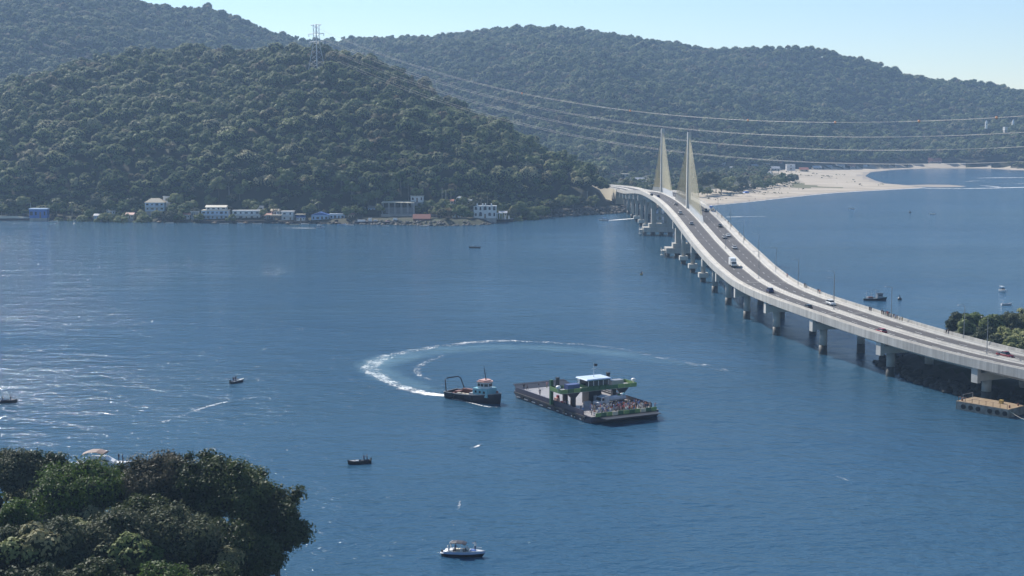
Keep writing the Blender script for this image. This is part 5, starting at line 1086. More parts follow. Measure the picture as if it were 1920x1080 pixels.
def open_shed():
    pb = at(746, 402, 1036); e = empty('open_shed', pb, 0, 'large open shed with a thin cream roof on slim posts', 'shed'); LAND.append((pb.x, 1036, 'open shed')); w = 22.5; h = 8.4
    m = MB(); m.loft([[(x, -.6, z), (x, 10.6, z + .5), (x, 10.6, z + .8), (x, -.6, z + .3)] for x, z in ((-w / 2 - .6, h - .3), (-2, h), (w / 2 + .6, h - .3))]); m.build('roof', M['cream'], e)
    for k in range(6):
        for y in (0, 9.8): m = MB(); m.box((-w / 2 + w * k / 5, y, h / 2 - 1), (.35, .35, h + 2)); m.build('post', M['silver'], e)
    m = MB(); m.box((0, 5, -.9), (w + 2, 12, 1.8)); m.build('floor_slab', M['concrete'], e)
    m = MB(); m.box((0, 10.2, 2.2), (w, .2, 4.4)); m.build('back_wall', M['grey'], e)
open_shed()
def jetty(px, y0, D, L_, label):
    b = at(px, y0, D); e = empty('jetty', (b.x, D, 0), R(-90), label, 'jetty', 'wooden jetties along the far shore')
    for k in range(int(L_ / .8)): m = MB(); m.box((k * .8, 0, 1.15), (.7, 2.0, .12)); m.build('plank', M['timber'], e)
    for k in range(int(L_ / 3) + 1):
        for y in (-.9, .9): m = MB(); m.cyl((k * 3, y, -2), .16, 3.6, 6); m.build('pile', M['timber'], e)
for a in ((404, 412, 1020, 9, 'jetty before the wide blue-shaded house'), (462, 412, 1020, 8, 'jetty before the porch building'), (541, 414, 1016, 10, 'jetty before the narrow white boathouse'), (632, 414, 1018, 8, 'jetty before the pale blue shed'), (880, 415, 1014, 7, 'jetty left of the white villa'), (300, 415, 1028, 8, 'jetty below the tan roofed house')): jetty(*a)
for px, py, L_, an, mt, lab in ((420, 420.5, 6, 5, 'white', 'white skiff right of the jetty at the wide blue-shaded house'), (452, 420, 5.5, 170, 'pale_blue', 'pale blue skiff below the porch building'), (482, 420.5, 6, 3, 'white', 'white skiff at the right end of the porch building'), (552, 422, 6.5, 8, 'cream', 'cream skiff beside the jetty of the narrow white boathouse'), (572, 421, 5, 178, 'white', 'small white skiff between the narrow boathouse and the gabled one'), (640, 422, 6, 2, 'sky_blue', 'blue skiff off the pale blue shed'),
                                (655, 423, 6, 175, 'white', 'white skiff left of the loaded barge'), (795, 425, 6, 4, 'white', 'white skiff off the red roofed boathouse'), (318, 419, 5.5, 0, 'white', 'white skiff by the jetty below the tan roofed house'), (100, 416, 6, 5, 'white', 'white skiff right of the blue harbour cabin')):
    open_boat(px, py, L_, R(an), M[mt], M['cream'], lab, 'skiffs moored along the far shore', motor=False)
def slipway():
    m = MB(); a = [gp(748, 421.5), gp(776, 421.5)]; b = [at(752, 405, 1036), at(777, 405, 1036)]
    m.loft([[a[0], a[1], a[1] - Vector((0, 0, 2)), a[0] - Vector((0, 0, 2))], [b[0], b[1], b[1] - Vector((0, 0, 4)), b[0] - Vector((0, 0, 4))]]); o = m.build('sand_slipway', M['sand']); tag(o, 'pale sand slipway between the moored barges and the red boathouse', 'slipway')
slipway()
def moored(px, py, L, B, label, hullm, items, rz=0.0, statues=0):
    p = gp(px, py); e = empty('moored_barge', p, rz, label, 'barge', 'barges moored below the open shed' if not statues else None); s = add_hull(e, L, B, 1.9, 2.3, hullm, draft=.8, full=.92, bow_rake=.5); add_deck(e, s, .3, M['fibre']); add_rail(e, s, M['mid_grey'], .1)
    for x, y, a, b, c, mt in items: m = MB(); m.box((x, y, 1.6 + c / 2), (a, b, c), top=(.85, .85)); m.build('cabin' if c > 1.6 else 'deck_cargo', M[mt], e)
    for k in range(statues):
        x = -2.8 + k * 2.8; m = MB(); m.loft([[(x + r_ * math.cos(t), r_ * math.sin(t), z) for t in [i * math.pi / 4 for i in range(8)]] for z, r_ in ((1.7, .6), (2.2, .45), (3.0, .55), (3.7, .35), (3.9, .2), (4.2, .3), (4.6, .12))]); m.build('statue', M['white'], e, True)
    return e
moored(690, 420, 18, 6.5, 'dark barge loaded with white boats, left of the pair by the open shed', M['purple_dark'], ((-4.5, 0, 6, 2, 1.4, 'white'), (1.5, .3, 2.6, 2.2, 2.6, 'white'), (5.4, 0, 3, 2, 1.4, 'silver'), (-7, .5, 1.4, 1.4, 1.9, 'grey')))
moored(733, 420.5, 12, 6, 'dark barge with a white motor cabin, right of the pair by the open shed', M['purple_dark'], ((3, 0, 3.4, 2.2, 2.8, 'white'), (-2.4, 0, 3.5, 2.4, .8, 'pink')))
moored(947, 416, 11.5, 4.0, 'dark boat carrying three white statues beside the white villa', M['dark'], ((-4.6, 0, 1.2, 1.2, .6, 'cream'),), 0, 3)
moored(602, 416.5, 13, 4, 'low dark boat with a row of white covers before the blue gabled boathouse', M['dark'], tuple((-5 + k * 2, 0, 1.4, 1.6, 1.0, 'white') for k in range(6)))
open_boat(390, 419, 5.5, R(4), M['dark'], M['cream'], 'small dark skiff moored below the wide blue-shaded house')
open_boat(722, 425, 5.0, R(2), M['white'], M['white'], 'small white launch lying off the moored barges')
def quay(px0, px1, yb, D, h_, label, mat='rock_dark'):
    a = at(px0, yb, D); b = at(px1, yb, D); m = MB(); m.box(((a.x + b.x) / 2, D + 2, 0), (b.x - a.x, 4, h_ * 2)); tag(m.build('quay_wall', M[mat]), label, 'wall')
quay(376, 520, 414, 1022, 2.0, 'dark stone quay under the wide blue-shaded house and the porch building'); quay(522, 582, 416, 1018, 1.8, 'dark stone quay before the narrow white boathouse'); quay(584, 650, 414, 1021, 1.8, 'dark stone quay under the blue gabled boathouse')
def canopy_shed(px, py, D, w, label):
    p = at(px, py, D); e = empty('dock_canopy', p, 0, label, 'canopy'); m = MB(); m.box((0, 2, 0), (w, 4.4, .25)); m.build('roof', M['cream'], e)
    for x in (-w / 2 + .4, 0, w / 2 - .4): m = MB(); m.box((x, .3, -2.4), (.22, .22, 4.6)); m.build('post', M['mid_grey'], e)
canopy_shed(513, 403.5, 1024, 11, 'cream dock canopy left of the narrow white boathouse'); canopy_shed(562, 402, 1024, 8, 'cream dock canopy right of the narrow white boathouse'); canopy_shed(826, 402, 1022, 7, 'cream slanted canopy between the red boathouse and the knoll')

P = scatter(-560, 80, 1010, 1130, 4.2, lambda x, y, z, sd, u: (u > -200) & (u < 1040) & (sd > 2.5) & (sd < 40) & ~np.any([(x > a) & (x < b) & (y > c) & (y < d) for a, b, c, d in FOOT + [(-92, -68, 1000, 1048), (-112, -88, 1005, 1045)]], axis=0) & ~((u < 62) & (y < 1052)))
o = forest('shore_scrub', P, RNG.uniform(.26, .62, len(P)) * np.where(P[:, 1] > 1045, 1.2, 1), 'low bushes and undergrowth along the far bank'); o['category'] = 'bushes'
P = scatter(110, 520, 1200, 1900, 5.0, lambda x, y, z, sd, u: (u > 1300) & (u < 1660) & (z < 5) & (sd > 22) & (vnoise(x, y, 61, 26) + vnoise(x, y, 62, 9) * .6 > .36) & (sd < I(u, [1320, 1400, 1470, 1500, 1560, 1640], [100, 130, 125, 150, 195, 150])))
o = forest('dune_scrub', P, RNG.uniform(.07, .2, len(P)), 'low dune scrub dotted over the back of the beach'); o['category'] = 'scrub'
# far shore trees, each a thing of its own
def near_land(x, y):
    k = min(LAND, key=lambda q: (q[0] - x) ** 2 * 1.0 + (q[1] - y) ** 2 * .3); return k
KINDS_T = [('leaf_shore', 'green'), ('leaf_grey', 'grey green'), ('leaf_shore', 'leafy'), ('leaf_forest', 'dark')]
rg = random.Random(77); count = {}
def shore_tree(px, D, H, Rr, mt=0, gl='trees along the far shore', lab=None, ground=None):
    x = (px - 960) / F_PX * D; g = ground if ground is not None else gz(x, D); mat_, col = KINDS_T[mt % 4]; v = rg.randrange(3)
    if lab is None:
        L_ = near_land(x, D); side = 'left of' if x < L_[0] - 6 else ('right of' if x > L_[0] + 6 else 'behind'); lab = f'{"tall" if H > 12 else "low" if H < 7.5 else "rounded"} {col} tree {side} the {L_[2]}'
    sc = H / 10.0
    tree('shore_tree', (x, D, g - .3), Rr / sc, 10.0, mat_, 500 + v, lab, group=gl, ncl=20, nleaf=1500, leaf=.46, key=('shore', mat_, v, round(Rr / sc)), rz=rg.uniform(0, 6), zflat=.92, scale=sc, bark='bark_pale' if rg.random() < .4 else 'bark', corek=.85, core=mat_)
for px, D, H, Rr, mt in [(180, 1052, 15, 6, 1), (172, 1046, 10, 5, 0), (205, 1050, 12, 6, 3), (230, 1052, 11, 6, 0), (250, 1056, 14, 6, 1), (210, 1040, 8, 5.5, 3), (240, 1038, 8, 5, 0), (265, 1040, 7, 4.5, 2), (155, 1042, 8, 4.5, 2), (330, 1060, 16, 6, 0), (325, 1044, 9, 5, 3), (345, 1040, 9, 5, 2), (360, 1044, 12, 5, 0), (365, 1036, 7, 4, 1),
                         (295, 1038, 7, 4.5, 2), (275, 1034, 6, 4, 0), (310, 1034, 7, 4.5, 1), (335, 1030, 7, 4.5, 3), (410, 1062, 18, 7, 0), (430, 1064, 16, 7, 1), (395, 1060, 10, 5, 2), (450, 1062, 10, 5, 3), (500, 1050, 12, 5, 0), (512, 1044, 9, 4, 2), (525, 1060, 15, 5, 0), (540, 1062, 18, 6, 2), (515, 1050, 7, 4, 1), (595, 1052, 12, 5, 0), (600, 1070, 20, 7, 0), (620, 1066, 20, 7.5, 1),
                         (640, 1060, 18, 7, 0), (660, 1052, 16, 6, 3), (650, 1040, 9, 5, 1), (668, 1042, 12, 5.5, 1), (690, 1048, 12, 5, 2), (705, 1048, 14, 5, 0), (630, 1046, 9, 5, 2), (680, 1034, 7, 4, 3), (735, 1056, 13, 5.5, 0), (720, 1060, 15, 5, 1), (765, 1060, 13, 5, 2), (805, 1042, 12, 5, 0), (815, 1034, 9, 5, 1), (832, 1038, 13, 5, 2), (845, 1030, 10, 5, 0), (840, 1020, 8, 5, 3),
                         (858, 1024, 9, 6, 3), (872, 1022, 9, 6, 0), (885, 1030, 12, 5, 1), (865, 1046, 14, 6, 2), (905, 1046, 15, 6.5, 1), (925, 1052, 13, 6, 2), (940, 1046, 10, 5.5, 0), (955, 1050, 12, 6, 3), (975, 1062, 15, 6.5, 0), (990, 1064, 12, 6, 2), (1005, 1072, 12, 6, 0), (1020, 1080, 12, 6, 3), (1035, 1094, 12, 6, 1), (970, 1046, 7, 5, 0), (1000, 1058, 8, 5, 3), (1055, 1108, 12, 6, 0), (1075, 1118, 12, 6, 3), (1095, 1124, 11, 6, 1), (1112, 1134, 10, 5, 0),
                         (433, 1022, 7, 3.2, 2), (494, 1026, 8, 3.4, 0), (574, 1026, 9, 4, 2), (582, 1034, 10, 4, 0), (651, 1024, 8, 4, 2), (664, 1026, 9, 4.5, 0), (712, 1034, 9, 4, 2), (812, 1022, 7, 3.6, 0), (822, 1026, 9, 4, 2), (934, 1036, 9, 4.5, 0), (372, 1026, 7, 4, 0), (322, 1030, 9, 4.5, 1), (262, 1030, 8, 4.5, 0), (226, 1032, 9, 5, 2), (190, 1036, 10, 5, 0), (480, 1046, 11, 5, 0), (465, 1048, 12, 5, 2), (556, 1046, 8, 4, 1), (676, 1046, 15, 6, 0), (790, 1048, 9, 4.5, 0), (20, 1062, 12, 5, 1), (45, 1064, 14, 6, 0), (100, 1058, 10, 5, 3), (5, 1058, 9, 5, 0), (110, 1046, 6, 4, 2), (130, 1044, 5, 4, 0)]:
    shore_tree(px, D, H, Rr, mt)
for px, D, H, lab in [(106, 1056, 11, 'palm behind the blue harbour cabin, left of two'), (135, 1056, 9, 'palm behind the blue harbour cabin, right of two'), (725, 1058, 13, 'palm above the left end of the open shed'), (752, 1058, 14, 'tall palm above the middle of the open shed'), (766, 1056, 13, 'palm above the right end of the open shed'), (835, 1050, 15, 'palm left of the white domed house, nearest the small white house'), (846, 1050, 15.5, 'tall palm between the small white house and the domed house'),
                      (902, 1040, 14, 'spreading palm behind the white villa, left of two'), (914, 1042, 15, 'spreading palm behind the white villa, right of two'), (885, 1042, 12, 'palm right behind the white domed house'), (505, 1042, 10, 'palm left of the narrow white boathouse'), (512, 1036, 7, 'short palm beside the cream dock canopy'), (590, 1040, 10, 'leaning palm right of the tall grey house'), (598, 1036, 9, 'palm above the blue gabled boathouse'), (650, 1030, 6, 'short palm beside the pale blue shed')]:
    x = (px - 960) / F_PX * D; palm((x, D, gz(x, D)), H, lab, 'palms along the far shore', sc=1.15, rz=rg.uniform(0, 6))
def pole(px, yt, yb, D, label):
    b = at(px, yb, D); t = at(px, yt, D); h_ = t.z - b.z; e = empty('utility_pole', b, 0, label, 'utility pole', 'utility poles along the far shore'); m = MB(); m.tube([(0, 0, -2), (0, 0, h_)], [.2, .13], 6); m.build('pole', M['concrete_new'], e); m = MB(); m.box((0, 0, h_ - .5), (2.2, .16, .16)); m.build('crossarm', M['timber'], e)
for a in ((829, 352, 385, 1046, 'utility pole left of the white domed house'), (836, 356, 388, 1046, 'second utility pole left of the white domed house'), (1101, 358, 383, 1130, 'utility pole on the rock shore near the far abutment'), (1116, 362, 384, 1140, 'utility pole beside the far abutment wall'), (58, 380, 402, 1060, 'utility pole behind the blue harbour cabin'), (3, 378, 404, 1060, 'utility pole at the left edge of the far shore')): pole(*a)

# ------------------------------------------------------------------ village behind the beach
rv = random.Random(21); vn = 0
VILL = [(1475, 1491, 308, 320, 1660, 'white', 'silver', 'flat', 'white two storey house in the village, tallest near the dunes'), (1742, 1766, 296, 307, 2170, 'pink', 'tile', 'gable', 'salmon beach house with a tiled roof alone above the far sand'), (1352, 1366, 325, 331, 1480, 'cream', 'tile', 'gable', 'tile roofed house among the trees behind the beach'),
        (1308, 1322, 299, 307, 1830, 'pale_blue', 'white', 'gable', 'pale house left of the near pylon stays below the hill'), (1345, 1360, 303, 310, 1800, 'mid_grey', 'silver', 'gable', 'grey roofed house at the hill foot, leftmost of the village'), (1385, 1398, 301, 307, 1830, 'cream', 'tile', 'gable', 'orange roofed house at the hill foot'), (1410, 1422, 308, 315, 1720, 'white', 'silver', 'gable', 'white house in the middle of the village'),
        (1428, 1444, 304, 311, 1790, 'cream', 'silver', 'hip', 'cream house with a silver hip roof in the village'), (1446, 1462, 312, 320, 1650, 'mid_grey', 'mid_grey', 'gable', 'grey house left of the tall white village house'), (1455, 1466, 303, 309, 1800, 'white', 'tile', 'gable', 'small white house with red roof behind the village'), (1500, 1516, 314, 322, 1640, 'tan', 'tile', 'gable', 'tan house right of the tall white village house'),
        (1525, 1540, 311, 318, 1720, 'grey', 'silver', 'gable', 'grey shed facing the dunes'), (1548, 1560, 310, 316, 1760, 'white', 'silver', 'gable', 'small white house near the start of the sand spit'), (1568, 1584, 308, 314, 1830, 'white', 'silver', 'gable', 'white house behind the sand spit'), (1590, 1604, 308, 313, 1850, 'pink', 'tile', 'gable', 'pink house behind the sand spit'), (1612, 1626, 309, 314, 1850, 'silver', 'white', 'gable', 'pale low house at the neck of the sand spit'),
        (1366, 1380, 312, 319, 1650, 'white', 'silver', 'hip', 'white hip roofed house above the beach trees'), (1398, 1412, 318, 324, 1560, 'cream', 'silver', 'gable', 'cream house close behind the beach trees'), (1432, 1446, 322, 328, 1520, 'white', 'mid_grey', 'gable', 'white gabled house close behind the beach trees'),
        (1165, 1180, 326, 337, 1420, 'mid_grey', 'cream', 'flat', 'flat roofed shed with pale roof edge near the far abutment'), (1192, 1208, 333, 343, 1400, 'grey', 'silver', 'gable', 'grey roofed hall beyond the far end of the bridge'), (1212, 1228, 336, 345, 1380, 'pale_blue', 'silver', 'gable', 'pale blue hall beside the far end of the bridge'), (1140, 1156, 322, 330, 1500, 'cream', 'tile', 'gable', 'house tucked behind the point of the near hill'),
        (1086, 1096, 300, 306, 1600, 'pale_blue', 'white', 'flat', 'pale blue house on the saddle right of the near hill'), (1884, 1900, 238, 244, 2290, 'white', 'silver', 'flat', 'white building on the green spur at the right edge'), (1904, 1930, 238, 243, 2290, 'mid_grey', 'silver', 'flat', 'long low grey building on the green spur at the right edge')]
def ground_depth(px, py):
    Ds_ = np.arange(1230, 2400, 6.0); z_ = height((px - 960) / F_PX * Ds_, Ds_)[0]; yy = proj((px - 960) / F_PX * Ds_, Ds_, z_)[1]; k = np.nonzero(yy <= py)[0]; return float(Ds_[k[0]]) if len(k) else float(Ds_[-1])
VILL = [(*a[:4], ground_depth((a[0] + a[1]) / 2, a[3]) if a[3] > 260 else a[4], *a[5:]) for a in VILL]
for i_, a in enumerate(VILL): house(a[0], a[1], a[2], a[3], a[4], 9, a[5], a[6], a[8], a[7], 2 if a[3] - a[2] > 9 else 1, 1 + i_ % 3, door=False, rh=None if a[7] == 'flat' else (a[3] - a[2]) * a[4] / F_PX * .5)
def spire(px, yt, yb, D, label):
    b = at(px, yb, D); t = at(px, yt, D); h_ = t.z - b.z; e = empty('bell_tower', b, 0, label, 'tower'); m = MB(); m.box((0, 0, h_ * .35), (3.2, 3.2, h_ * .9)); m.build('shaft', M['white'], e); m = MB(); m.cyl((0, 0, h_ * .8), 2.2, h_ * .45, 8, .1); m.build('spire_cap', M['white'], e); m = MB(); m.box((0, -1.62, h_ * .6), (1.0, .1, 2.0)); m.build('opening', M['dark_pane'], e)
spire(1849, 228, 240, 2290, 'small white bell tower on the green spur, left of two'); spire(1899, 227, 243, 2285, 'white bell tower above the white building on the green spur')
BT = [(1236, 10, 9, 5), (1256, 20, 10, 5.5), (1316, 25, 18, 7), (1330, 30, 20, 7.5), (1342, 34, 16, 6.5), (1352, 30, 13, 6), (1310, 0, 11, 6), (1326, 0, 9, 5.5), (1352, 0, 14, 7.5), (1372, 8, 10, 6), (1384, 2, 8, 6), (1396, 4, 9, 6), (1408, 0, 8, 5.5), (1420, 6, 9, 6), (1432, 2, 8, 5.5), (1444, 6, 9, 6), (1456, 2, 10, 6), (1468, 8, 9, 5), (1480, 4, 9, 6), (1490, 0, 8, 5), (1390, 40, 12, 6), (1415, 44, 11, 6), (1440, 44, 11, 6), (1465, 50, 11, 6), (1366, 45, 13, 6), (1486, 44, 9, 5)]
BTN = ['tip', 'second', 'third']
for i, (px, dD, H, Rr) in enumerate(BT):
    D = float(I(px, [1236, 1320, 1370, 1400, 1450, 1490], [1290, 1332, 1388, 1427, 1502, 1598])) + dD
    shore_tree(px, D, H, Rr, (0, 3, 1, 1, 1, 0, 3, 0)[i % 8], 'trees behind the beach', lab=('tall brownish green casuarina tree beside the near stay cables' if H > 15 else 'low dark tree at the sand edge behind the beach' if i > 8 and dD < 10 else 'rounded tree in the second row behind the beach' if i > 8 else 'leafy tree beside the bridge at the beach end'))
def tent(px, py):
    e = empty('beach_tent', gp(px, py, 1.8), .3, 'blue beach tent on the sand near the bridge', 'tent'); m = MB(); m.loft([[(-2.6 * k, -2 * k, z), (2.6 * k, -2 * k, z), (2.6 * k, 2 * k, z), (-2.6 * k, 2 * k, z)] for k, z in ((1.05, 2.3), (.75, 3.3), (.1, 3.8))]); m.build('canopy', M['blue'], e)
    for x in (-2.4, 2.4):
        for y in (-1.8, 1.8): m = MB(); m.tube([(x, y, -.3), (x, y, 2.4)], .06, 5); m.build('post', M['silver'], e)
tent(1399, 366)
for px, py, sh, lab in ((1416, 372, 'black', 'in black strolling on the beach right of the blue tent'), (1405, 375, 'red', 'in red at the water line below the blue tent'), (1569, 348, 'black', 'in black in the middle of the sand spit'), (1580, 361, 'navy', 'in navy at the spit water line, right of two'), (1571, 361.5, 'black', 'in black at the spit water line, left of two')):
    q = gp(px, py, 1.5); person((q.x, q.y, gz(q.x, q.y)), rv.uniform(0, 6), sh, 'black', 'person ' + lab, 'people on the beach')

# ------------------------------------------------------------------ pontoon under the bridge
def pontoon():
    a = gp(1792, 767); b = gp(1890, 784); d = (b - a); L = d.length; rz = math.atan2(d.y, d.x); n = Vector((-d.y, d.x, 0)).normalized(); c = (a + b) / 2 + n * 4.2
    e = empty('work_pontoon', c, rz, 'rusty steel work pontoon with a tan deck moored under the bridge', 'pontoon'); h_ = 2.1
    m = MB(); m.box((0, 0, .6), (L, 8.4, 3.0)); m.build('hull', surf('pontoon_steel', (.34, .31, .27), (.13, .10, .08), .5, .7, .3, obj=True), e)
    for k in range(8): m = MB(); m.box((-L / 2 + L * (k + .5) / 8, 0, 2.13), (L / 8 - .06, 8.2, .06)); m.build('deck_plank', M['pontoon'], e)
    for k in range(6): m = MB(); x = -L / 2 + 2.2 + k * 2.1 + (k > 2) * 1.2; m.cyl((x, -4.45, 1.0), .62, .3, 12, axis='y'); m.build('tyre_fender', M['tyre'], e)
    for k in range(8): m = MB(); x = -L / 2 + .5 + k * (L - 1) / 7; m.tube([(x, -3.9, 2.1), (x, -3.9, 3.3)], .06, 5); m.build('stanchion', M['rust'], e)
    m = MB(); m.tube([(-L / 2 + .5, -3.9, 3.25), (0, -3.9, 3.2), (L / 2 - .5, -3.9, 3.25)], .035, 4); m.build('guard_rope', M['rust'], e)
    m = MB(); m.tube([(-L / 2 + .6, -2, 2.1), (-L / 2 + .6, -2, 3.6), (-L / 2 + .6, 2.5, 3.6), (-L / 2 + .6, 2.5, 2.1)], .08, 5); m.build('end_frame', M['mid_grey'], e)
    for x, y in ((L / 2 - 1, 2), (L / 2 - 1, -2), (-L / 2 + 1, -3)): m = MB(); m.cyl((x, y, 2.1), .22, .7, 8); m.build('bollard', M['rust'], e)
    m = MB(); m.box((2, 1.5, 2.6), (.9, .9, .9)); m.build('tool_box', M['ochre'], e)
    m = MB(); q0 = Vector((L / 2, -3.4, 1.6)); m.tube([q0 + Vector((t * 7, t * -1.0, -1.3 * math.sin(t * 2.2))) for t in (0, .25, .5, .75, 1)], .06, 5); m.build('mooring_rope', M['cream'], e)
pontoon()
for px, py, sh, lab in ((1686, 676, 'black', 'fishing in black on the shaded rocks under the bridge'), (1692, 674, 'navy', 'standing in navy on the shaded rocks under the bridge')):
    q = gp(px, py, 2.0); q = Vector((max(q.x, 115.5), q.y, 0)); person((q.x, q.y, point_h(q.x, q.y) + .3), 2.6, sh, 'black', 'person ' + lab, 'anglers on the rocks')

# ------------------------------------------------------------------ power line
TWR = Vector((TWR_X, TWR_Y, gz(TWR_X, TWR_Y) - .5)); TTOP = at(598, 46, TWR_Y).z
def tower():
    e = empty('transmission_tower', TWR, R(-35), 'tall steel lattice transmission tower on the near hill ridge', 'tower'); H = TTOP - TWR.z; w0, w1 = 5.2, 1.7; hz = H * .62
    for sx in (-1, 1):
        for sy in (-1, 1): m = MB(); m.tube([(sx * w0, sy * w0, 0), (sx * w1 * 1.1, sy * w1, hz), (sx * w1 * 1.1, sy * w1, H)], .27, 5); m.build('leg', M['galv'], e)
    m = MB(); n = 9; lv = [(k / n, ) for k in range(n + 1)]
    def wd(z): return w0 + (w1 - w0) * min(z / hz, 1)
    for k in range(n):
        z0, z1 = H * k / n, H * (k + 1) / n; a, b = wd(z0), wd(z1)
        for s in (-1, 1):
            m.tube([(-a, s * a, z0), (b, s * b, z1)], .12, 4); m.tube([(a, s * a, z0), (-b, s * b, z1)], .12, 4); m.tube([(s * a, -a, z0), (s * b, b, z1)], .12, 4)
    m.build('bracing', M['galv'], e)
    for z, L_ in ((H - .4, 6.5), (H * .80, 9.0), (H * .62, 8.0)): m = MB(); m.tube([(-L_, 0, z), (0, 0, z + .5), (L_, 0, z)], .26, 5); m.tube([(-L_, 0, z), (0, 0, z - 1.4), (L_, 0, z)], .14, 4); m.build('cross_arm', M['galv'], e)
    for z, L_ in ((H * .80, 9.0), (H * .62, 8.0)):
        for s in (-1, 1): m = MB(); m.cyl((s * L_, 0, z - 2.4), .3, 2.4, 6); m.build('insulator', M['white'], e)
tower()
T2 = Vector((430, 545, 0)); dln = (T2 - TWR); dln.z = 0; side_ = Vector((-dln.y, dln.x, 0)).normalized()
def t_at(px):   # where the line's plan crosses the sight line through px
    k = (px - 960) / F_PX; return (k * TWR.y - TWR.x) / (dln.x - k * dln.y)
def line_z(px, py): t = t_at(px); Y = TWR.y + dln.y * t; return t, at(px, py, Y).z
for i, (y0, ym, ye, y2) in enumerate(((52, 183, 214, 217), (66, 205, 237, 248), (80, 224, 258, 275), (94, 244, 280, 303))):
    zA = at(600, y0, TWR_Y).z; pts = [(0.0, zA), line_z(1016, ym), line_z(1240, ye), line_z(1920, y2)]
    A = np.polyfit([p_[0] for p_ in pts], [p_[1] for p_ in pts], 3 if False else 2, w=[2, 1, 2, 2])
    for sgn, nm in ((-1, 'nearer'), (1, 'farther')):
        L_ = []
        for t in np.linspace(0, 1.0, 46): q = TWR + dln * t + side_ * sgn * (3.2 if i else 2.0) * min(1, t * 6 + .4); L_.append((q.x, q.y, float(np.polyval(A, t))))
        m = MB(); m.tube(L_, .046, 5); o = m.build('power_cable', M['cable']); tag(o, f'pale power cable, {nm} strand of the {("top", "second", "third", "lowest")[i]} pair spanning the bay', 'cable', 'power cables spanning the bay')
    if i == 0:
        for k, t in enumerate((.30, .42, .53, .60, .66, .71)): q = TWR + dln * t; m = MB(); m.dome((0, 0, 0), .75, 1, full=True); m.cyl((0, -.5, 0), .14, 1.0, 6, axis='y'); o = m.build('marker_ball', M['orange'], None, True, (q.x, q.y, float(np.polyval(A, t)))); tag(o, f'orange marker ball on the top power cable, {("first", "second", "third", "fourth", "fifth", "sixth")[k]} from the tower', 'marker ball', 'marker balls on the top cable')

# ------------------------------------------------------------------ foam
def foam_mat(name, scale, col=(.86, .86, .84), gain=1.0, soft=.17, bias=1.0):
    m, nt, p, out = nodes(name)
    a = nt.nodes.new('ShaderNodeAttribute'); a.attribute_name = 'foam'
    n = noise(nt, scale, 6, .72); n2 = noise(nt, scale * .16, 3, .5)
    v = math_(nt, 'ADD', math_(nt, 'MULTIPLY', n, .75), math_(nt, 'MULTIPLY', n2, .45))
    k = math_(nt, 'SUBTRACT', math_(nt, 'ADD', v, math_(nt, 'MULTIPLY', a.outputs['Fac'], .73)), bias); k = math_(nt, 'MULTIPLY', ramp(nt, k, .0, soft), gain)
    p.inputs['Base Color'].default_value = (*col, 1); p.inputs['Roughness'].default_value = .8
    tr = nt.nodes.new('ShaderNodeBsdfTransparent'); mx = nt.nodes.new('ShaderNodeMixShader'); nt.links.new(k, mx.inputs[0]); nt.links.new(tr.outputs[0], mx.inputs[1]); nt.links.new(p.outputs[0], mx.inputs[2]); nt.links.new(mx.outputs[0], out.inputs[0]); return m
M['foam'] = foam_mat('wake_foam', 1.3); M['foam_fine'] = foam_mat('wake_foam_fine', 1.8); M['churn'] = foam_mat('churned_water', .35, (.16, .34, .44), .42, .5, .85)
FZ = [.05]
def foam(name, pxs, widths, dens, label, mat='foam', sub=7, xy=None):
    P_ = np.array(xy if xy is not None else [tuple(gp(a, b)[:2]) for a, b in pxs]); n = (len(P_) - 1) * sub + 1; t = np.linspace(0, len(P_) - 1, n); i = np.clip(t.astype(int), 0, len(P_) - 2); f = (t - i)[:, None]
    g = lambda k: P_[np.clip(i + k, 0, len(P_) - 1)]
    C_ = .5 * (2 * g(0) + (g(1) - g(-1)) * f + (2 * g(-1) - 5 * g(0) + 4 * g(1) - g(2)) * f ** 2 + (3 * g(0) - g(-1) - 3 * g(1) + g(2)) * f ** 3)
    T_ = unit(np.gradient(C_, axis=0)); N_ = np.stack([-T_[:, 1], T_[:, 0]], -1); W_ = np.interp(t, range(len(P_)), widths); D_ = np.interp(t, range(len(P_)), dens); vs = []; at_ = []
    rows = (-1, -.6, -.25, .25, .6, 1)
    for r_ in rows: vs.append(np.concatenate([C_ + N_ * (W_ * r_ / 2)[:, None], np.full((n, 1), FZ[0])], 1)); at_.append(D_ * (1 - abs(r_) ** 1.5))
    FZ[0] += .004; V_ = np.stack(vs, 1).reshape(-1, 3); A_ = np.stack(at_, 1).ravel(); m_ = len(rows); a, b = np.meshgrid(np.arange(n - 1), np.arange(m_ - 1), indexing='ij')
    q = np.stack([a * m_ + b, (a + 1) * m_ + b, (a + 1) * m_ + b + 1, a * m_ + b + 1], -1).reshape(-1, 4); me = fast_mesh(name, V_, q, M[mat]); at2 = me.attributes.new('foam', 'FLOAT', 'POINT'); at2.data.foreach_set('value', A_.astype(np.float32)); return tag(link(name, me), label, 'foam', kind='stuff')
foam('wake_foam', [(846, 742), (815, 740), (775, 732), (735, 718), (706, 702), (695, 690), (704, 679), (732, 667), (772, 658), (830, 649), (900, 641), (960, 639.5), (1030, 642), (1090, 646), (1140, 650)], [4, 7, 9, 10, 11, 14, 15, 14, 12, 12, 12, 10, 9, 8, 7], [1.0, .90, .76, .70, .70, .70, .69, .66, .63, .61, .63, .63, .61, .58, .54], 'white foam ring trailing round behind the workboat')
foam('wake_foam', [(1130, 650), (1180, 658), (1230, 668), (1290, 680), (1350, 692), (1400, 712)], [7, 10, 12, 12, 10, 6], [.55, .56, .57, .56, .55, .45], 'thin broken foam fading from the ring toward the bridge')
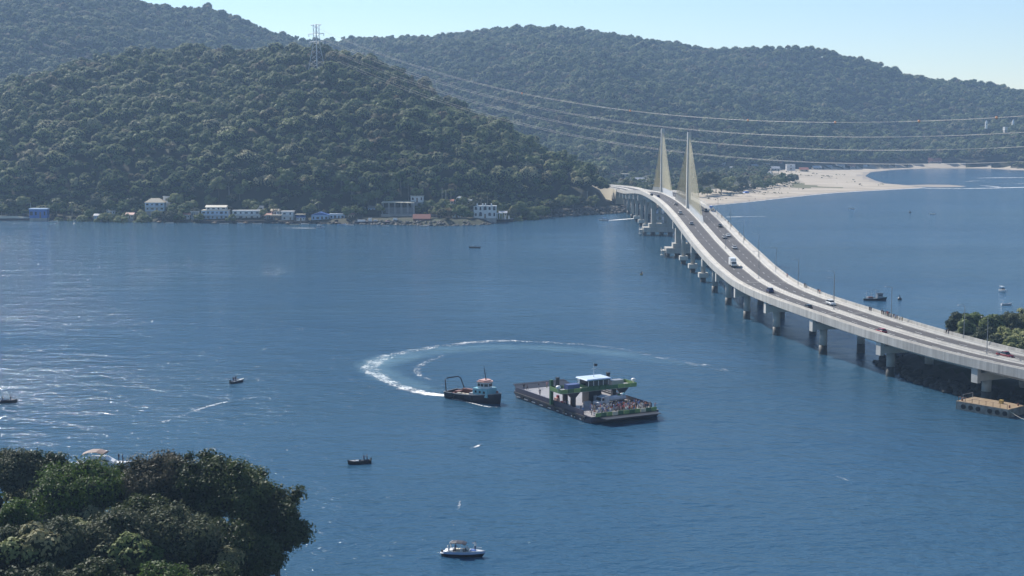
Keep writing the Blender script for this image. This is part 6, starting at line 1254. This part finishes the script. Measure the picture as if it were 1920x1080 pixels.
foam('wake_foam', [(846, 728), (815, 716), (788, 704), (782, 692), (798, 680), (830, 668), (850, 663)], [3, 4, 5, 6, 6, 5, 3], [.5, .58, .62, .62, .6, .56, .45], 'fainter inner foam arc inside the ring')
foam('wake_foam', [(848, 748), (880, 755), (915, 763), (940, 763)], [2.2, 2.2, 1.6, 1.0], [.85, .74, .8, .6], 'foam along the side of the workboat', 'foam_fine')
foam('wake_foam', [(630, 704), (655, 710), (690, 722), (730, 735), (800, 742)], [4, 6, 8, 7, 4], [.4, .52, .52, .5, .4], 'scattered foam flecks left of the ring')
foam('wake_foam', [(1142, 413.5), (1160, 412), (1180, 410.5), (1206, 409)], [2.5, 6, 6.5, 5], [1.1, 1.1, 1.05, .9], 'bright wake behind the white speedboat', 'foam_fine')
foam('wake_foam', [(594, 428), (570, 427.8), (540, 427.5), (495, 427)], [2, 3.5, 3, 2], [1.0, .95, .8, .5], 'straight wake behind the pale blue speedboat', 'foam_fine')
foam('wake_foam', [(1362, 407), (1385, 406.5), (1420, 406), (1462, 406)], [5, 6, 6, 4], [1.0, .85, .7, .45], 'wake streak on the seaward side of the bridge')
foam('wake_foam', [(255, 806), (300, 794), (345, 778), (385, 764), (415, 756), (450, 750), (500, 742), (520, 736)], [3, 4, 4, 3.5, 3, 2.5, 2, 1.5], [.42, .56, .6, .66, .68, .58, .5, .35], 'thin curved foam line left of the small dark boat')
foam('wake_foam', [(10, 632), (50, 650), (95, 661), (150, 665), (205, 668), (245, 671)], [6, 7, 5, 3, 3, 2], [.45, .52, .56, .6, .6, .4], 'faint foam line near the left edge of the bay')
foam('wake_foam', [(880, 842), (893, 838), (903, 832)], [1.2, 2.2, 1], [.6, .85, .6], 'small splash in the water below the workboat', 'foam_fine')
foam('wake_foam', [(858, 960), (861, 948), (864, 936)], [1, 1.4, .8], [.55, .66, .5], 'faint flecks on the water above the cabin cruiser', 'foam_fine')
foam('wake_foam', [(1560, 890), (1590, 901), (1620, 910)], [2, 2.6, 1.5], [.5, .62, .45], 'faint flecks on the open water at lower right', 'foam_fine')
foam('churned_water', [(845, 735), (800, 730), (750, 716), (715, 698), (712, 684), (750, 670), (820, 659), (900, 653), (980, 652), (1060, 655), (1140, 662), (1230, 676), (1320, 690)], [8, 14, 18, 20, 24, 26, 26, 24, 22, 22, 22, 20, 12], [.5, .7, .8, .8, .8, .8, .8, .75, .75, .7, .7, .6, .4], 'pale churned water inside the foam ring', 'churn')
sh_ = [gp(a, b) for a, b in SHORE_PX[18:24]]
foam('surf_foam', None, [4, 4, 5, 5, 6, 7], [.8, .78, .8, .85, .9, .95], 'thin surf line along the beach', 'foam', xy=[(p_.x, p_.y - 2) for p_ in sh_])
foam('surf_foam', [(1735, 353), (1790, 353.5), (1850, 353), (1930, 351)], [14, 14, 16, 16], [.9, .85, .85, .9], 'surf line running out from the tip of the sand spit')
for k, (pts, w_, d_) in enumerate([([(1832, 334), (1870, 333.5), (1930, 333)], [14, 18, 20], [.75, .85, .8]), ([(1810, 341), (1830, 339), (1850, 340)], [14, 18, 10], [.6, .7, .5]), ([(1838, 348), (1865, 350), (1880, 353)], [14, 20, 12], [.7, .75, .6]), ([(1860, 344), (1900, 345), (1940, 343)], [10, 14, 12], [.6, .66, .66])]):
    foam('surf_foam', pts, w_, d_, f'{("farthest", "leftmost broken", "middle", "near")[k]} breaker on the shoal beyond the spit')
def sandbar():
    m = MB(); P1 = [gp(a, b, .06) for a, b in ((1725, 350), (1760, 351), (1800, 350.5), (1812, 349), (1780, 346.5), (1740, 346), (1700, 347))]; m.add(P1, [list(range(len(P1)))]); tag(m.build('sandbar', M['wet_sand']), 'wet sandbar just awash at the tip of the spit', 'sandbar', kind='structure')
sandbar()

# ------------------------------------------------------------------ air
def haze():
    m = bpy.data.materials.new('haze'); m.use_nodes = True; nt = m.node_tree; nt.nodes.remove(nt.nodes['Principled BSDF'])
    v = nt.nodes.new('ShaderNodeVolumePrincipled'); v.inputs['Color'].default_value = (.45, .68, 1.0, 1); v.inputs['Density'].default_value = HAZE_DENSITY; v.inputs['Anisotropy'].default_value = .2
    nt.links.new(v.outputs[0], nt.nodes['Material Output'].inputs['Volume'])
    b = MB(); b.box((0, 1850, 185), (6400, 4300, 384)); o = b.build('haze', m); tag(o, 'blue summer haze lying over the bay and hills', 'haze', kind='stuff')
HAZE_DENSITY = 0.00012
haze()

# ---- unique labels for trees that would otherwise share one, told apart by their order along the shore
from collections import defaultdict
same = defaultdict(list)
for o in list(COL.objects):
    if o.parent is None and str(o.get('category', '')) == 'tree' and o.get('label'): same[o['label']].append(o)
ORD = ['first', 'second', 'third', 'fourth', 'fifth', 'sixth', 'seventh', 'eighth', 'ninth', 'tenth', 'eleventh', 'twelfth']
for lab, obs in same.items():
    if len(obs) > 1:
        for k, o in enumerate(sorted(obs, key=lambda q: q.location.x / q.location.y)): o['label'] = f'{lab}, {ORD[k]} from the left'
